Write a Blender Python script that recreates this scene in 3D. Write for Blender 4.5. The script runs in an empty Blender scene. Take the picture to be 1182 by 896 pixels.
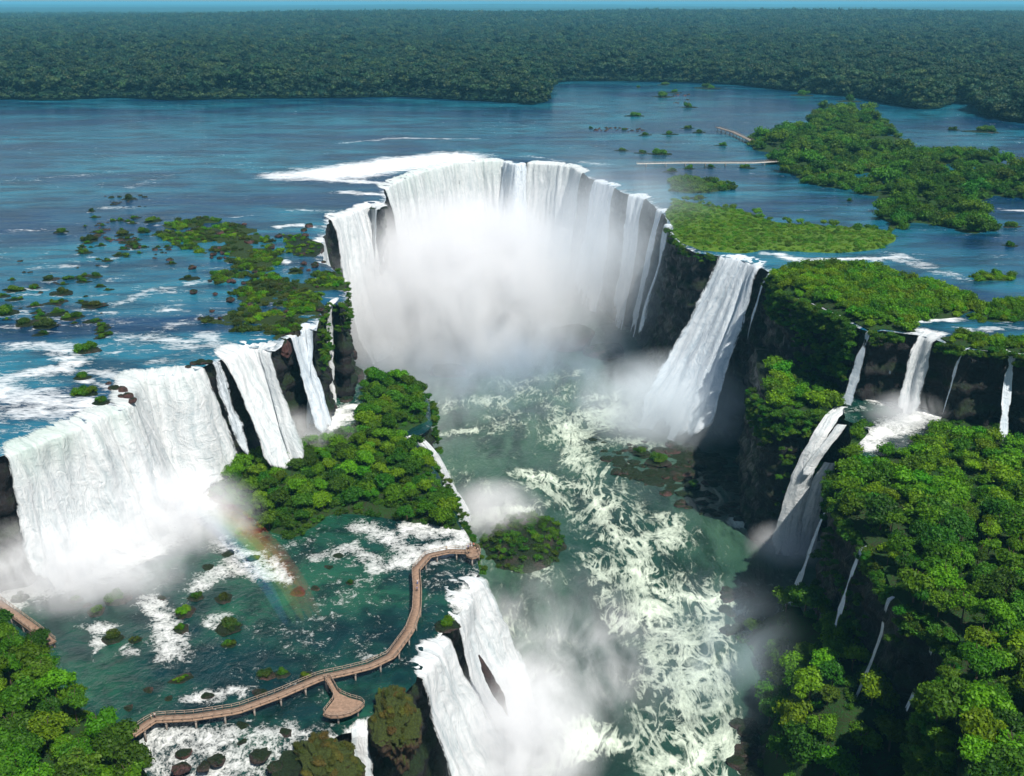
import bpy, math, random
import numpy as np
from mathutils import Vector
from mathutils.geometry import delaunay_2d_cdt

R = math.radians
rnd = random.Random(7)
nr = np.random.default_rng(11)
scene = bpy.context.scene
COL = scene.collection

# ------------------------------------------------------------------ camera
H = 107.0
PITCH = R(20.35)
F = 1200.0
cam_d = bpy.data.cameras.new('camera')
cam = bpy.data.objects.new('camera', cam_d)
COL.objects.link(cam)
cam.location = (0, 0, H)
cam.rotation_euler = (math.pi / 2 - PITCH, 0, 0)
cam_d.sensor_width = 36.0
cam_d.lens = 36.0 * F / 1182.0
cam_d.clip_start = 1.0
cam_d.clip_end = 120000.0
scene.camera = cam

# ------------------------------------------------------------------ light
SUN = Vector((0.42, -0.62, 1.18)).normalized()
EL = math.asin(SUN.z)
AZ = math.atan2(SUN.x, SUN.y)
world = bpy.data.worlds.new('World')
scene.world = world
world.use_nodes = True
wn = world.node_tree
sky = wn.nodes.new('ShaderNodeTexSky')
sky.sky_type = 'NISHITA'
sky.sun_disc = False
sky.sun_elevation = EL
sky.sun_rotation = AZ
sky.air_density = 1.2
sky.dust_density = 0.4
sky.ozone_density = 2.0
wn.nodes['Background'].inputs['Strength'].default_value = 0.05
wn.links.new(sky.outputs[0], wn.nodes['Background'].inputs['Color'])
sun_d = bpy.data.lights.new('sun', 'SUN')
sun_d.energy = 4.6
sun_d.angle = R(0.5)
sun_d.color = (1.0, 0.95, 0.87)
sun = bpy.data.objects.new('sun', sun_d)
COL.objects.link(sun)
sun.location = SUN * 800
sun.rotation_euler = SUN.to_track_quat('Z', 'Y').to_euler()

scene.view_settings.view_transform = 'Standard'
scene.view_settings.look = 'None'
scene.view_settings.gamma = 1.0
scene.view_settings.exposure = 0.5
scene.render.engine = 'CYCLES'
cy = scene.cycles
cy.max_bounces = 8
cy.diffuse_bounces = 2
cy.glossy_bounces = 2
cy.transmission_bounces = 2
cy.transparent_max_bounces = 16
cy.volume_bounces = 3
cy.volume_step_rate = 1.0
cy.volume_max_steps = 128
cy.use_denoising = True
try:
    cy.denoiser = 'OPENIMAGEDENOISE'
except Exception:
    pass
cy.use_adaptive_sampling = True
cy.adaptive_threshold = 0.02
cy.sample_clamp_indirect = 4.0

# ------------------------------------------------------------------ helpers
CP, SP = math.cos(PITCH), math.sin(PITCH)


def W(px, py, z=0.0):
    """point of the level z seen at a place of the survey photograph"""
    x = (px - 591) / F
    y = (py - 448) / F
    dx, dy, dz = x, CP - y * SP, -SP - y * CP
    t = (z - H) / dz
    return np.array([dx * t, dy * t, z])


def WL(pts, z=0.0):
    return np.array([W(p[0], p[1], z if len(p) < 3 else p[2]) for p in pts])


def _h(ix, iy, iz, s):
    n = (ix.astype(np.int64) * 374761393 + iy.astype(np.int64) * 668265263 + iz.astype(np.int64) * 2147483647 + s * 974634777) & 0xFFFFFFFF
    n = ((n ^ (n >> 13)) * 1274126177) & 0xFFFFFFFF
    n = n ^ (n >> 16)
    return (n & 0xFFFF) / 65535.0 * 2 - 1


def vnoise(x, y, z=None, s=0):
    if z is None:
        z = np.zeros_like(x)
    xi, yi, zi = np.floor(x), np.floor(y), np.floor(z)
    fx, fy, fz = x - xi, y - yi, z - zi
    fx, fy, fz = [f * f * (3 - 2 * f) for f in (fx, fy, fz)]
    r = 0
    for a in (0, 1):
        for b in (0, 1):
            for c in (0, 1):
                w = (fx if a else 1 - fx) * (fy if b else 1 - fy) * (fz if c else 1 - fz)
                r = r + w * _h(xi + a, yi + b, zi + c, s)
    return r


def fbm(x, y, z=None, o=4, s=0):
    r = 0
    a = 0.55
    k = 1.0
    for i in range(o):
        r = r + a * vnoise(x * k, y * k, None if z is None else z * k, s + i)
        a *= 0.5
        k *= 2.03
    return r


def sm(e0, e1, x):
    t = np.clip((x - e0) / (e1 - e0), 0, 1)
    return t * t * (3 - 2 * t)


def mesh_np(name, verts, faces, attrs=None, uv=None, smooth=True):
    """faces: int array (n,3) or (n,4)"""
    me = bpy.data.meshes.new(name)
    verts = np.ascontiguousarray(verts, dtype=np.float32)
    faces = np.ascontiguousarray(faces, dtype=np.int32)
    n, k = faces.shape
    me.vertices.add(len(verts))
    me.vertices.foreach_set('co', verts.ravel())
    me.loops.add(n * k)
    me.loops.foreach_set('vertex_index', faces.ravel())
    me.polygons.add(n)
    me.polygons.foreach_set('loop_start', np.arange(0, n * k, k, dtype=np.int32))
    me.update(calc_edges=True)
    if smooth:
        me.polygons.foreach_set('use_smooth', np.ones(n, dtype=bool))
    for a, v in (attrs or {}).items():
        at = me.attributes.new(a, 'FLOAT', 'POINT')
        at.data.foreach_set('value', np.ascontiguousarray(v, dtype=np.float32))
    if uv is not None:
        l = me.uv_layers.new(name='UVMap')
        l.data.foreach_set('uv', np.ascontiguousarray(uv[faces.ravel()], dtype=np.float32).ravel())
    me.validate()
    return me


def obj(name, me, mat=None, parent=None, loc=None, rz=0.0, sc=None):
    o = bpy.data.objects.new(name, me)
    COL.objects.link(o)
    if mat is not None and me is not None and len(me.materials) == 0:
        me.materials.append(mat)
    if parent is not None:
        o.parent = parent
    if loc is not None:
        o.location = [float(v) for v in loc]
    o.rotation_euler = (0, 0, rz)
    if sc is not None:
        o.scale = sc if hasattr(sc, '__len__') else (sc, sc, sc)
    return o


def empty(name, loc, rz=0.0, sc=1.0):
    o = bpy.data.objects.new(name, None)
    COL.objects.link(o)
    o.empty_display_size = 0.5
    o.location = [float(v) for v in loc]
    o.rotation_euler = (0, 0, rz)
    o.scale = (sc, sc, sc)
    return o


def tag(o, label=None, cat=None, group=None, kind=None):
    if label:
        o['label'] = label
    if cat:
        o['category'] = cat
    if group:
        o['group'] = group
    if kind:
        o['kind'] = kind
    return o


def copy_tree(o, parent=None):
    c = o.copy()
    COL.objects.link(c)
    c.parent = parent
    for ch in o.children:
        copy_tree(ch, c)
    return c


def resample(pts, step):
    pts = np.asarray(pts, float)
    d = np.linalg.norm(np.diff(pts, axis=0), axis=1)
    s = np.concatenate([[0], np.cumsum(d)])
    n = max(2, int(round(s[-1] / step)) + 1)
    t = np.linspace(0, s[-1], n)
    return np.stack([np.interp(t, s, pts[:, i]) for i in range(pts.shape[1])], 1), t


def inside(poly, x, y):
    poly = np.asarray(poly)[:, :2]
    c = np.zeros(len(x), bool)
    j = len(poly) - 1
    for i in range(len(poly)):
        xi, yi = poly[i]
        xj, yj = poly[j]
        if yi != yj:
            m = ((yi > y) != (yj > y)) & (x < (xj - xi) * (y - yi) / (yj - yi) + xi)
            c ^= m
        j = i
    return c


def dist_line(pts, x, y, closed=False):
    pts = np.asarray(pts)[:, :2]
    if closed:
        pts = np.vstack([pts, pts[:1]])
    d = np.full(len(x), 1e9)
    for a, b in zip(pts[:-1], pts[1:]):
        ab = b - a
        L = max(float(ab @ ab), 1e-9)
        t = np.clip(((x - a[0]) * ab[0] + (y - a[1]) * ab[1]) / L, 0, 1)
        d = np.minimum(d, np.hypot(x - a[0] - t * ab[0], y - a[1] - t * ab[1]))
    return d


def wobble(poly, amp, step, s=0):
    """denser outline with a natural, irregular edge"""
    p = np.vstack([np.asarray(poly), np.asarray(poly)[:1]])
    p, t = resample(p, step)
    p = p[:-1].copy()
    p[:, 0] += amp * fbm(p[:, 0] / (step * 3), p[:, 1] / (step * 3), o=3, s=s)
    p[:, 1] += amp * fbm(p[:, 0] / (step * 3), p[:, 1] / (step * 3), o=3, s=s + 9)
    return p


def fill(poly, res, jitter=0.25):
    """triangulated sheet of an outline: returns xy (n,2), tris"""
    poly = np.asarray(poly)[:, :2]
    x0, y0 = poly.min(0)
    x1, y1 = poly.max(0)
    gx, gy = np.meshgrid(np.arange(x0, x1, res), np.arange(y0, y1, res))
    gx = gx.ravel() + nr.uniform(-jitter, jitter, gx.size) * res
    gy = gy.ravel() + nr.uniform(-jitter, jitter, gy.size) * res
    m = inside(poly, gx, gy)
    gx, gy = gx[m], gy[m]
    m = dist_line(poly, gx, gy, True) > res * 0.45
    gx, gy = gx[m], gy[m]
    n = len(poly)
    co = [Vector((float(a), float(b))) for a, b in poly] + [Vector((float(a), float(b))) for a, b in zip(gx, gy)]
    ed = [(i, (i + 1) % n) for i in range(n)]
    vo, _, fo, _, _, _ = delaunay_2d_cdt(co, ed, [], 1, 1e-4)
    xy = np.array([(v.x, v.y) for v in vo])
    tr = np.array([f for f in fo if len(f) == 3])
    # outward facing up
    a, b, c = xy[tr[:, 0]], xy[tr[:, 1]], xy[tr[:, 2]]
    cr = (b[:, 0] - a[:, 0]) * (c[:, 1] - a[:, 1]) - (b[:, 1] - a[:, 1]) * (c[:, 0] - a[:, 0])
    tr[cr < 0] = tr[cr < 0][:, ::-1]
    return xy, tr


# ------------------------------------------------------------------ materials
class NT:
    def __init__(s, name):
        s.m = bpy.data.materials.new(name)
        s.m.use_nodes = True
        s.t = s.m.node_tree
        s.t.nodes.clear()
        s.out = s.n('OutputMaterial')

    def n(s, typ, **kw):
        nd = s.t.nodes.new('ShaderNode' + typ)
        for k, v in kw.items():
            if k.startswith('i_'):
                key = k[2:]
                key = int(key) if key.isdigit() else key.replace('_', ' ')
                nd.inputs[key].default_value = v
            else:
                setattr(nd, k, v)
        return nd

    def l(s, a, b):
        s.t.links.new(a, b)

    def coord(s, kind='Object'):
        return s.n('TexCoord').outputs[kind]

    def pos(s):
        return s.n('NewGeometry').outputs['Position']

    def mapped(s, src, scale=(1, 1, 1), loc=(0, 0, 0)):
        m = s.n('Mapping')
        m.inputs['Scale'].default_value = scale
        m.inputs['Location'].default_value = loc
        s.l(src, m.inputs['Vector'])
        return m.outputs[0]

    def noise(s, vec, scale, detail=4, rough=0.55, dist=0.0, ntype='FBM'):
        n = s.n('TexNoise')
        n.noise_type = ntype
        n.inputs['Scale'].default_value = scale
        n.inputs['Detail'].default_value = detail
        n.inputs['Roughness'].default_value = rough
        n.inputs['Distortion'].default_value = dist
        s.l(vec, n.inputs['Vector'])
        return n.outputs['Fac']

    def ramp(s, fac, stops, interp='LINEAR'):
        r = s.n('ValToRGB')
        r.color_ramp.interpolation = interp
        el = r.color_ramp.elements
        while len(el) < len(stops):
            el.new(0.5)
        for e, (p, c) in zip(el, stops):
            e.position = p
            e.color = (c, c, c, 1) if not hasattr(c, '__len__') else (*c, 1)
        s.l(fac, r.inputs[0])
        return r.outputs[0]

    def math(s, op, a, b=None, c=None, clamp=False):
        m = s.n('Math')
        m.operation = op
        m.use_clamp = clamp
        for i, v in enumerate((a, b, c)):
            if v is None:
                continue
            if isinstance(v, (int, float)):
                m.inputs[i].default_value = v
            else:
                s.l(v, m.inputs[i])
        return m.outputs[0]

    def mix(s, fac, a, b, mode='MIX'):
        m = s.n('Mix')
        m.data_type = 'RGBA'
        m.blend_type = mode
        for k, v in ((0, fac), (6, a), (7, b)):
            if isinstance(v, (int, float)):
                m.inputs[k].default_value = v
            elif hasattr(v, '__len__'):
                m.inputs[k].default_value = (*v, 1)
            else:
                s.l(v, m.inputs[k])
        return m.outputs[2]

    def bump(s, hgt, strength, dist, prev=None):
        b = s.n('Bump')
        b.inputs['Strength'].default_value = strength
        b.inputs['Distance'].default_value = dist
        s.l(hgt, b.inputs['Height'])
        if prev is not None:
            s.l(prev, b.inputs['Normal'])
        return b.outputs[0]

    def attr(s, name):
        a = s.n('Attribute')
        a.attribute_name = name
        return a.outputs['Fac']

    def bsdf(s, col, rough=0.8, spec=0.3, normal=None, **kw):
        b = s.n('BsdfPrincipled')
        for k, v in (('Base Color', col), ('Roughness', rough), ('Specular IOR Level', spec)):
            if isinstance(v, (int, float)):
                b.inputs[k].default_value = v
            elif hasattr(v, '__len__'):
                b.inputs[k].default_value = (*v, 1)
            else:
                s.l(v, b.inputs[k])
        if normal is not None:
            s.l(normal, b.inputs['Normal'])
        for k, v in kw.items():
            b.inputs[k].default_value = v
        return b.outputs[0]

    def done(s, sh, slot='Surface'):
        s.l(sh, s.out.inputs[slot])
        return s.m


def water_mat(name, deep, shallow, foam_col, wave, foam_sc, patch_sc, vein=0.5, stretch=(1, 1, 1), rough=0.2, wdist=0.35, spec=0.5):
    t = NT(name)
    p = t.pos()
    ps = t.mapped(p, stretch)
    # big tonal patches of the water body
    big = t.noise(ps, patch_sc, 4, 0.6, 0.6)
    mid = t.noise(ps, patch_sc * 5, 4, 0.6, 0.3)
    body = t.mix(t.ramp(big, [(0.40, 0.0), (0.60, 1.0)]), deep, shallow)
    body = t.mix(t.math('MULTIPLY', t.ramp(mid, [(0.45, 0.0), (0.62, 1.0)]), 0.75), body, tuple(c * 0.4 for c in deep))
    f = t.attr('foam')
    n1 = t.ramp(t.noise(ps, foam_sc, 6, 0.65, 0.8), [(0.30, 0.0), (0.70, 1.0)])
    n3 = t.ramp(t.noise(ps, foam_sc * 5, 5, 0.7, 0.5), [(0.32, 0.0), (0.68, 1.0)])

    def veins(sc, dist, wid):
        q = t.noise(ps, sc, 5, 0.6, dist)
        q = t.math('ABSOLUTE', t.math('SUBTRACT', q, 0.5))
        return t.ramp(q, [(0.0, 1.0), (wid * 0.4, 0.75), (wid, 0.0)])

    v = t.math('MAXIMUM', veins(foam_sc * 0.5, 1.6, 0.07), t.math('MULTIPLY', veins(foam_sc * 1.5, 1.2, 0.09), 0.85))
    patt = t.math('ADD', t.math('MULTIPLY', n1, 0.72 * (1.0 - vein * 0.55)), t.math('MULTIPLY', v, 0.72 * vein * 0.55))
    patt = t.math('ADD', patt, t.math('MULTIPLY', n3, 0.28))
    m = t.math('ADD', patt, t.math('SUBTRACT', t.math('MULTIPLY', f, 0.98), 1.0))
    mask = t.ramp(m, [(0.02, 0.0), (0.18, 0.42), (0.56, 1.0)])
    soft = t.ramp(m, [(0.0, 0.0), (0.08, 0.22), (0.35, 0.9)])
    mask2 = t.math('MAXIMUM', mask, t.math('MULTIPLY', soft, 0.6))
    col = t.mix(mask2, body, foam_col)
    ro = t.math('ADD', t.math('MULTIPLY', mask2, 0.7), rough, clamp=True)
    hb = t.noise(t.mapped(ps, (1, 1, 1)), wave, 5, 0.62, 0.4)
    hb2 = t.noise(ps, wave * 0.17, 3, 0.5, 0.8)
    n = t.bump(hb, 0.9, wdist)
    n = t.bump(hb2, 0.8, wdist * 4, n)
    n = t.bump(mask2, 0.8, 0.5, n)
    return t.done(t.bsdf(col, ro, spec, n))


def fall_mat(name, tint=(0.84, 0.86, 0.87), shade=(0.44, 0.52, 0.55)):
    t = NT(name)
    uv0 = t.coord('UV')
    wv = t.n('TexNoise')
    wv.inputs['Scale'].default_value = 0.25
    wv.inputs['Detail'].default_value = 3
    t.l(t.mapped(uv0, (0.5, 0.35, 1)), wv.inputs['Vector'])
    mx = t.n('VectorMath')
    mx.operation = 'MULTIPLY_ADD'
    t.l(wv.outputs['Color'], mx.inputs[0])
    mx.inputs[1].default_value = (5.0, 2.0, 0.0)
    t.l(uv0, mx.inputs[2])
    uv = mx.outputs[0]
    d = t.attr('dens')
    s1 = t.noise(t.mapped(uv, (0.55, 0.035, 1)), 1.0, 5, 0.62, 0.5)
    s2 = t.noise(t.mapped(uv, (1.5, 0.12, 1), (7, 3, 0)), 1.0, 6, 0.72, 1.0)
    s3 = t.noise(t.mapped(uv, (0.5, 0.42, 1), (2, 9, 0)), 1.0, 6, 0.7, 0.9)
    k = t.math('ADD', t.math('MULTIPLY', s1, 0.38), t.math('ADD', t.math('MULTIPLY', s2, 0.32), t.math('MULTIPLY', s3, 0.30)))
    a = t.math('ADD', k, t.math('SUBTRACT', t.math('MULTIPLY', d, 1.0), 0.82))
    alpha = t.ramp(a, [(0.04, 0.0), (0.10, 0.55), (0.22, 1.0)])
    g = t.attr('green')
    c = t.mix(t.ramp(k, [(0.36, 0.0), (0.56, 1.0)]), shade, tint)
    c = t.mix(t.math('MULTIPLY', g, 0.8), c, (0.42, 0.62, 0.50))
    nrm = t.bump(s2, 0.45, 0.6)
    nrm = t.bump(s1, 0.4, 1.2, nrm)
    nrm = t.bump(s3, 0.7, 0.9, nrm)
    df = t.n('BsdfDiffuse')
    t.l(c, df.inputs['Color'])
    t.l(nrm, df.inputs['Normal'])
    tr = t.n('BsdfTranslucent')
    t.l(c, tr.inputs['Color'])
    ms = t.n('MixShader')
    ms.inputs[0].default_value = 0.22
    t.l(df.outputs[0], ms.inputs[1])
    t.l(tr.outputs[0], ms.inputs[2])
    tp = t.n('BsdfTransparent')
    m2 = t.n('MixShader')
    t.l(alpha, m2.inputs[0])
    t.l(tp.outputs[0], m2.inputs[1])
    t.l(ms.outputs[0], m2.inputs[2])
    return t.done(m2.outputs[0])


def rock_mat(name, dark=(0.006, 0.006, 0.009), light=(0.026, 0.022, 0.023), moss=(0.014, 0.036, 0.006), moss_amt=0.55, wet=0.35, sc=1.0):
    t = NT(name)
    p = t.pos()
    a = t.noise(t.mapped(p, (1, 1, 2.2)), 0.11 * sc, 6, 0.65, 0.6)
    b = t.noise(p, 0.9 * sc, 6, 0.7, 0.2)
    c = t.mix(t.ramp(t.math('ADD', t.math('MULTIPLY', a, 0.6), t.math('MULTIPLY', b, 0.4)), [(0.38, 0.0), (0.66, 1.0)]), dark, light)
    nz = t.n('SeparateXYZ')
    t.l(t.n('NewGeometry').outputs['Normal'], nz.inputs[0])
    mo = t.noise(p, 0.06 * sc, 5, 0.7, 0.4)
    mm = t.math('ADD', t.math('MULTIPLY', nz.outputs[2], 0.35), mo)
    mm = t.ramp(mm, [(0.68 - 0.25 * moss_amt, 0.0), (0.84 - 0.2 * moss_amt, 1.0)])
    fine = t.noise(p, 2.5 * sc, 4, 0.7)
    mc = t.mix(t.ramp(fine, [(0.4, 0.0), (0.62, 1.0)]), tuple(x * 0.4 for x in moss), moss)
    c = t.mix(mm, c, mc)
    crack = t.noise(t.mapped(p, (1, 1, 0.22)), 0.7 * sc, 5, 0.7, 0.8, 'RIDGED_MULTIFRACTAL')
    n = t.bump(b, 1.0, 1.2)
    n = t.bump(crack, 0.6, 0.6, n)
    n = t.bump(fine, 0.9, 0.35, n)
    ro = t.ramp(a, [(0.4, wet), (0.6, 0.85)])
    return t.done(t.bsdf(c, ro, 0.35, n))


def leaf_mat(name, base, alt, dark, transl=0.45, var=0.6, bigsc=0.045):
    t = NT(name)
    oi = t.n('ObjectInfo')
    rn = oi.outputs['Random']
    lv = t.attr('lv')
    p = t.pos()
    big = t.noise(p, bigsc, 5, 0.65, 0.5)
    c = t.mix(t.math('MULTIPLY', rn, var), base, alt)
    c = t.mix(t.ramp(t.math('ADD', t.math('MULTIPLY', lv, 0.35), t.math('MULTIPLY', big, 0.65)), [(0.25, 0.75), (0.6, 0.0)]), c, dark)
    hs = t.n('HueSaturation')
    hs.inputs['Saturation'].default_value = 1.0
    t.l(t.math('ADD', t.math('MULTIPLY', t.math('FRACT', t.math('MULTIPLY', rn, 7.31)), 0.05), 0.475), hs.inputs['Hue'])
    t.l(t.math('ADD', t.math('MULTIPLY', t.math('FRACT', t.math('MULTIPLY', rn, 13.7)), 0.9), 0.62), hs.inputs['Value'])
    t.l(c, hs.inputs['Color'])
    b = t.bsdf(hs.outputs[0], 0.55, 0.25)
    tr = t.n('BsdfTranslucent')
    t.l(hs.outputs[0], tr.inputs['Color'])
    ms = t.n('MixShader')
    ms.inputs[0].default_value = transl
    t.l(b, ms.inputs[1])
    t.l(tr.outputs[0], ms.inputs[2])
    return t.done(ms.outputs[0])


def ground_mat(name, a, b, c, sc=0.5):
    t = NT(name)
    p = t.pos()
    n1 = t.noise(p, 0.08 * sc * 2, 5, 0.65, 0.5)
    n2 = t.noise(p, 1.4 * sc * 2, 6, 0.7, 0.3)
    col = t.mix(t.ramp(n1, [(0.4, 0.0), (0.6, 1.0)]), a, b)
    col = t.mix(t.ramp(n2, [(0.42, 0.0), (0.62, 1.0)]), col, c)
    n = t.bump(n2, 0.9, 0.5)
    return t.done(t.bsdf(col, 0.9, 0.15, n))


def plain_mat(name, col, rough=0.8, nsc=3.0, amt=0.35):
    t = NT(name)
    p = t.coord('Object')
    n1 = t.noise(p, nsc, 5, 0.65)
    c = t.mix(t.ramp(n1, [(0.35, 0.0), (0.65, 1.0)]), tuple(x * (1 - amt) for x in col), tuple(min(1, x * (1 + amt)) for x in col))
    return t.done(t.bsdf(c, rough, 0.3, t.bump(n1, 0.4, 0.05)))


M = {}
M['upper'] = water_mat('river_water', (0.002, 0.034, 0.095), (0.013, 0.145, 0.215), (0.80, 0.84, 0.86), 0.55, 0.16, 0.010, 0.55, (0.55, 1.3, 1), 0.16, 0.20)
M['pool'] = water_mat('pool_water', (0.003, 0.026, 0.028), (0.014, 0.080, 0.044), (0.84, 0.86, 0.84), 0.9, 0.30, 0.022, 0.6, (1, 1, 1), 0.14, 0.22)
M['lower'] = water_mat('canyon_water', (0.010, 0.044, 0.030), (0.044, 0.102, 0.064), (0.64, 0.73, 0.60), 0.5, 0.085, 0.014, 1.15, (1.25, 0.55, 1), 0.3, 0.4)
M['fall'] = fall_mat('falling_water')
M['fall_shade'] = fall_mat('falling_water_shade_tint', (0.86, 0.92, 0.97), (0.46, 0.58, 0.68))  # bluer copy of the fall water, shade put into its colour; thin veils too
M['cliff'] = rock_mat('basalt_cliff')
M['rock'] = rock_mat('river_rock', (0.016, 0.014, 0.016), (0.135, 0.088, 0.078), moss_amt=0.2, sc=2.0)
M['redrock'] = rock_mat('reddish_rock', (0.05, 0.03, 0.03), (0.19, 0.085, 0.075), moss_amt=0.12, sc=2.5)
M['leaf'] = leaf_mat('leaf_bright', (0.085, 0.240, 0.005), (0.185, 0.310, 0.006), (0.024, 0.105, 0.005))
M['leaf2'] = leaf_mat('leaf_mid', (0.050, 0.165, 0.008), (0.115, 0.205, 0.010), (0.014, 0.066, 0.006))
M['leaf_shrub'] = leaf_mat('leaf_shrub', (0.045, 0.105, 0.012), (0.11, 0.115, 0.02), (0.015, 0.045, 0.008))
M['leaf_far'] = leaf_mat('leaf_far', (0.010, 0.054, 0.028), (0.062, 0.105, 0.026), (0.003, 0.018, 0.015), 0.25, 0.9, 0.006)
M['grass'] = ground_mat('meadow_grass', (0.070, 0.145, 0.014), (0.035, 0.095, 0.012), (0.095, 0.165, 0.018), 0.6)
M['floor'] = ground_mat('forest_floor', (0.020, 0.045, 0.010), (0.030, 0.028, 0.016), (0.015, 0.060, 0.010), 0.6)
M['bark'] = plain_mat('bark', (0.085, 0.060, 0.042))
M['farland'] = ground_mat('distant_forest', (0.010, 0.040, 0.022), (0.022, 0.062, 0.026), (0.005, 0.022, 0.014), 0.02)

# ------------------------------------------------------------------ outlines
RIM = [(-900, 760), (-500, 660), (-150, 560), (-40, 533), (2, 523), (30, 512), (60, 501), (84, 490), (100, 485), (120, 475), (138, 470), (148, 463), (151, 452), (150, 440), (157, 433),
       (185, 431), (215, 429), (226, 424), (234, 420), (240, 418), (252, 413), (265, 407), (280, 401), (297, 399), (313, 404), (323, 399), (330, 388), (342, 380), (353, 375),
       (366, 379), (371, 362), (375, 348), (386, 349), (396, 352), (399, 340), (397, 325), (386, 308), (374, 301), (368, 285), (375, 270), (379, 252),
       (390, 248), (403, 245), (429, 234), (438, 240), (446, 230), (443, 217), (452, 211), (470, 203), (495, 194), (525, 187), (555, 184), (583, 184), (595, 188), (607, 186),
       (635, 188), (661, 191), (673, 198), (680, 204), (691, 208), (707, 213), (716, 220), (727, 223), (746, 228), (757, 238), (767, 246), (771, 258), (775, 270),
       (788, 282), (805, 290), (828, 293), (855, 298), (880, 307), (892, 314), (897, 328), (912, 340), (940, 350), (970, 362), (990, 376), (1002, 381), (1020, 379),
       (1040, 382), (1060, 384), (1083, 390), (1096, 396), (1118, 401), (1140, 402), (1167, 405), (1200, 415), (1400, 450), (1900, 540)]
SRIM = [(300, 1100), (340, 980), (350, 900), (362, 860), (398, 842), (430, 838), (455, 812), (480, 782), (500, 750), (520, 716), (530, 700), (553, 660), (552, 642), (537, 610), (524, 580),
        (505, 545), (488, 515), (478, 502), (492, 497), (500, 488), (496, 462), (480, 440), (462, 430), (430, 432), (408, 442), (396, 430), (385, 400)]
RRIM = [(868, 395), (872, 440), (884, 470), (905, 478), (930, 478), (950, 475), (967, 473), (980, 484), (984, 505), (978, 525), (966, 538), (964, 552), (966, 568), (975, 595), (1000, 625),
        (1018, 650), (1030, 682), (1046, 700), (1064, 704), (1084, 712), (1108, 735), (1112, 765), (1088, 790), (1072, 810), (1078, 835), (1100, 850), (1106, 880), (1120, 940), (1180, 1100)]
ZS, ZR, ZL = -38.0, -28.0, -80.0
rim_w = WL(RIM, 0)
srim_w = WL(SRIM, ZS)
rrim_w = WL(RRIM, ZR)


def rough_line(w, amp=1.2, step=2.5, s=3):
    p, _ = resample(w, step)
    q = p.copy()
    q[1:-1, 0] += amp * fbm(p[1:-1, 0] / 7, p[1:-1, 1] / 7, o=3, s=s)
    q[1:-1, 1] += amp * fbm(p[1:-1, 0] / 7, p[1:-1, 1] / 7, o=3, s=s + 5)
    return q


rim_r = rough_line(rim_w)
srim_r = rough_line(srim_w)
rrim_r = rough_line(rrim_w, s=8)


def normals2(p, k=3):
    d = np.gradient(p[:, :2], axis=0)
    for _ in range(k):
        d = np.vstack([d[:1], (d[:-2] + d[1:-1] * 2 + d[2:]) / 4, d[-1:]])
    n = np.stack([d[:, 1], -d[:, 0]], 1)
    return n / np.maximum(np.linalg.norm(n, axis=1, keepdims=True), 1e-6)


def cliff(name, line, ztop, zbot, amp=3.5, base_out=7.0, seed=0, mat=None):
    p, s = resample(line, 1.1)
    n = normals2(p, 20)
    rows = int((ztop - zbot) / 1.2) + 1
    P = []
    for r in range(rows + 2):
        if r == 0:
            z = ztop - 1.6
            P.append(np.column_stack([p[:, 0] - n[:, 0] * 7, p[:, 1] - n[:, 1] * 7, np.full(len(p), z)]))
            continue
        v = (r - 1) / rows
        z = ztop - 1.3 - v * (ztop - zbot)
        zz = np.full(len(p), z)
        d = fbm(p[:, 0] / 16, p[:, 1] / 16, zz / 22, 4, seed) * amp * 1.1
        d += (0.5 - np.abs(fbm(p[:, 0] / 6, p[:, 1] / 6, zz / 14, 4, seed + 3)) * 2.0) * amp * 0.45
        d += 1.5 * np.abs(fbm(p[:, 0] / 2.6, p[:, 1] / 2.6, zz / 26, 3, seed + 6)) + 0.9 * fbm(p[:, 0] / 1.7, p[:, 1] / 1.7, zz / 2.2, 3, seed + 8)
        # ledges of the basalt flows
        st = np.abs(((z + 3 * vnoise(p[:, 0] / 20, p[:, 1] / 20, None, seed + 4)) / 9.0) % 1.0)
        d += sm(0.42, 0.34, st) * 1.5 - 0.8
        d = d * sm(0.0, 0.14, v) + base_out * v ** 1.6 - 1.6
        P.append(np.column_stack([p[:, 0] + n[:, 0] * d, p[:, 1] + n[:, 1] * d, zz]))
    V = np.concatenate(P)
    m = len(p)
    i, j = np.meshgrid(np.arange(m - 1), np.arange(rows + 1))
    a = (j * m + i).ravel()
    faces = np.stack([a, a + m, a + m + 1, a + 1], 1)
    me = mesh_np(name, V, faces, smooth=False)
    return tag(obj(name, me, mat or M['cliff']), kind='structure')


cliff('canyon_cliff', rim_r, 0, ZL - 5, seed=1)
cliff('shelf_cliff', srim_r, ZS, ZL - 5, amp=2.5, base_out=6, seed=5)
cliff('ledge_cliff', rrim_r, ZR, ZL - 5, amp=2.4, base_out=3, seed=9)


def flood(lines, x, y):
    """foam strength from streak lines: (pts, z, width m, strength)"""
    f = np.zeros(len(x))
    x = x + 5.0 * fbm(x / 14, y / 14, o=3, s=201) + 1.5 * fbm(x / 3.5, y / 3.5, o=2, s=203)
    y = y + 5.0 * fbm(x / 14, y / 14, o=3, s=202) + 1.5 * fbm(x / 3.5, y / 3.5, o=2, s=204)
    for pts, z, w, k in lines:
        d = dist_line(WL(pts, z), x, y)
        f = np.maximum(f, k * sm(1.5, 0.0, d / w))
    return f


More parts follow.
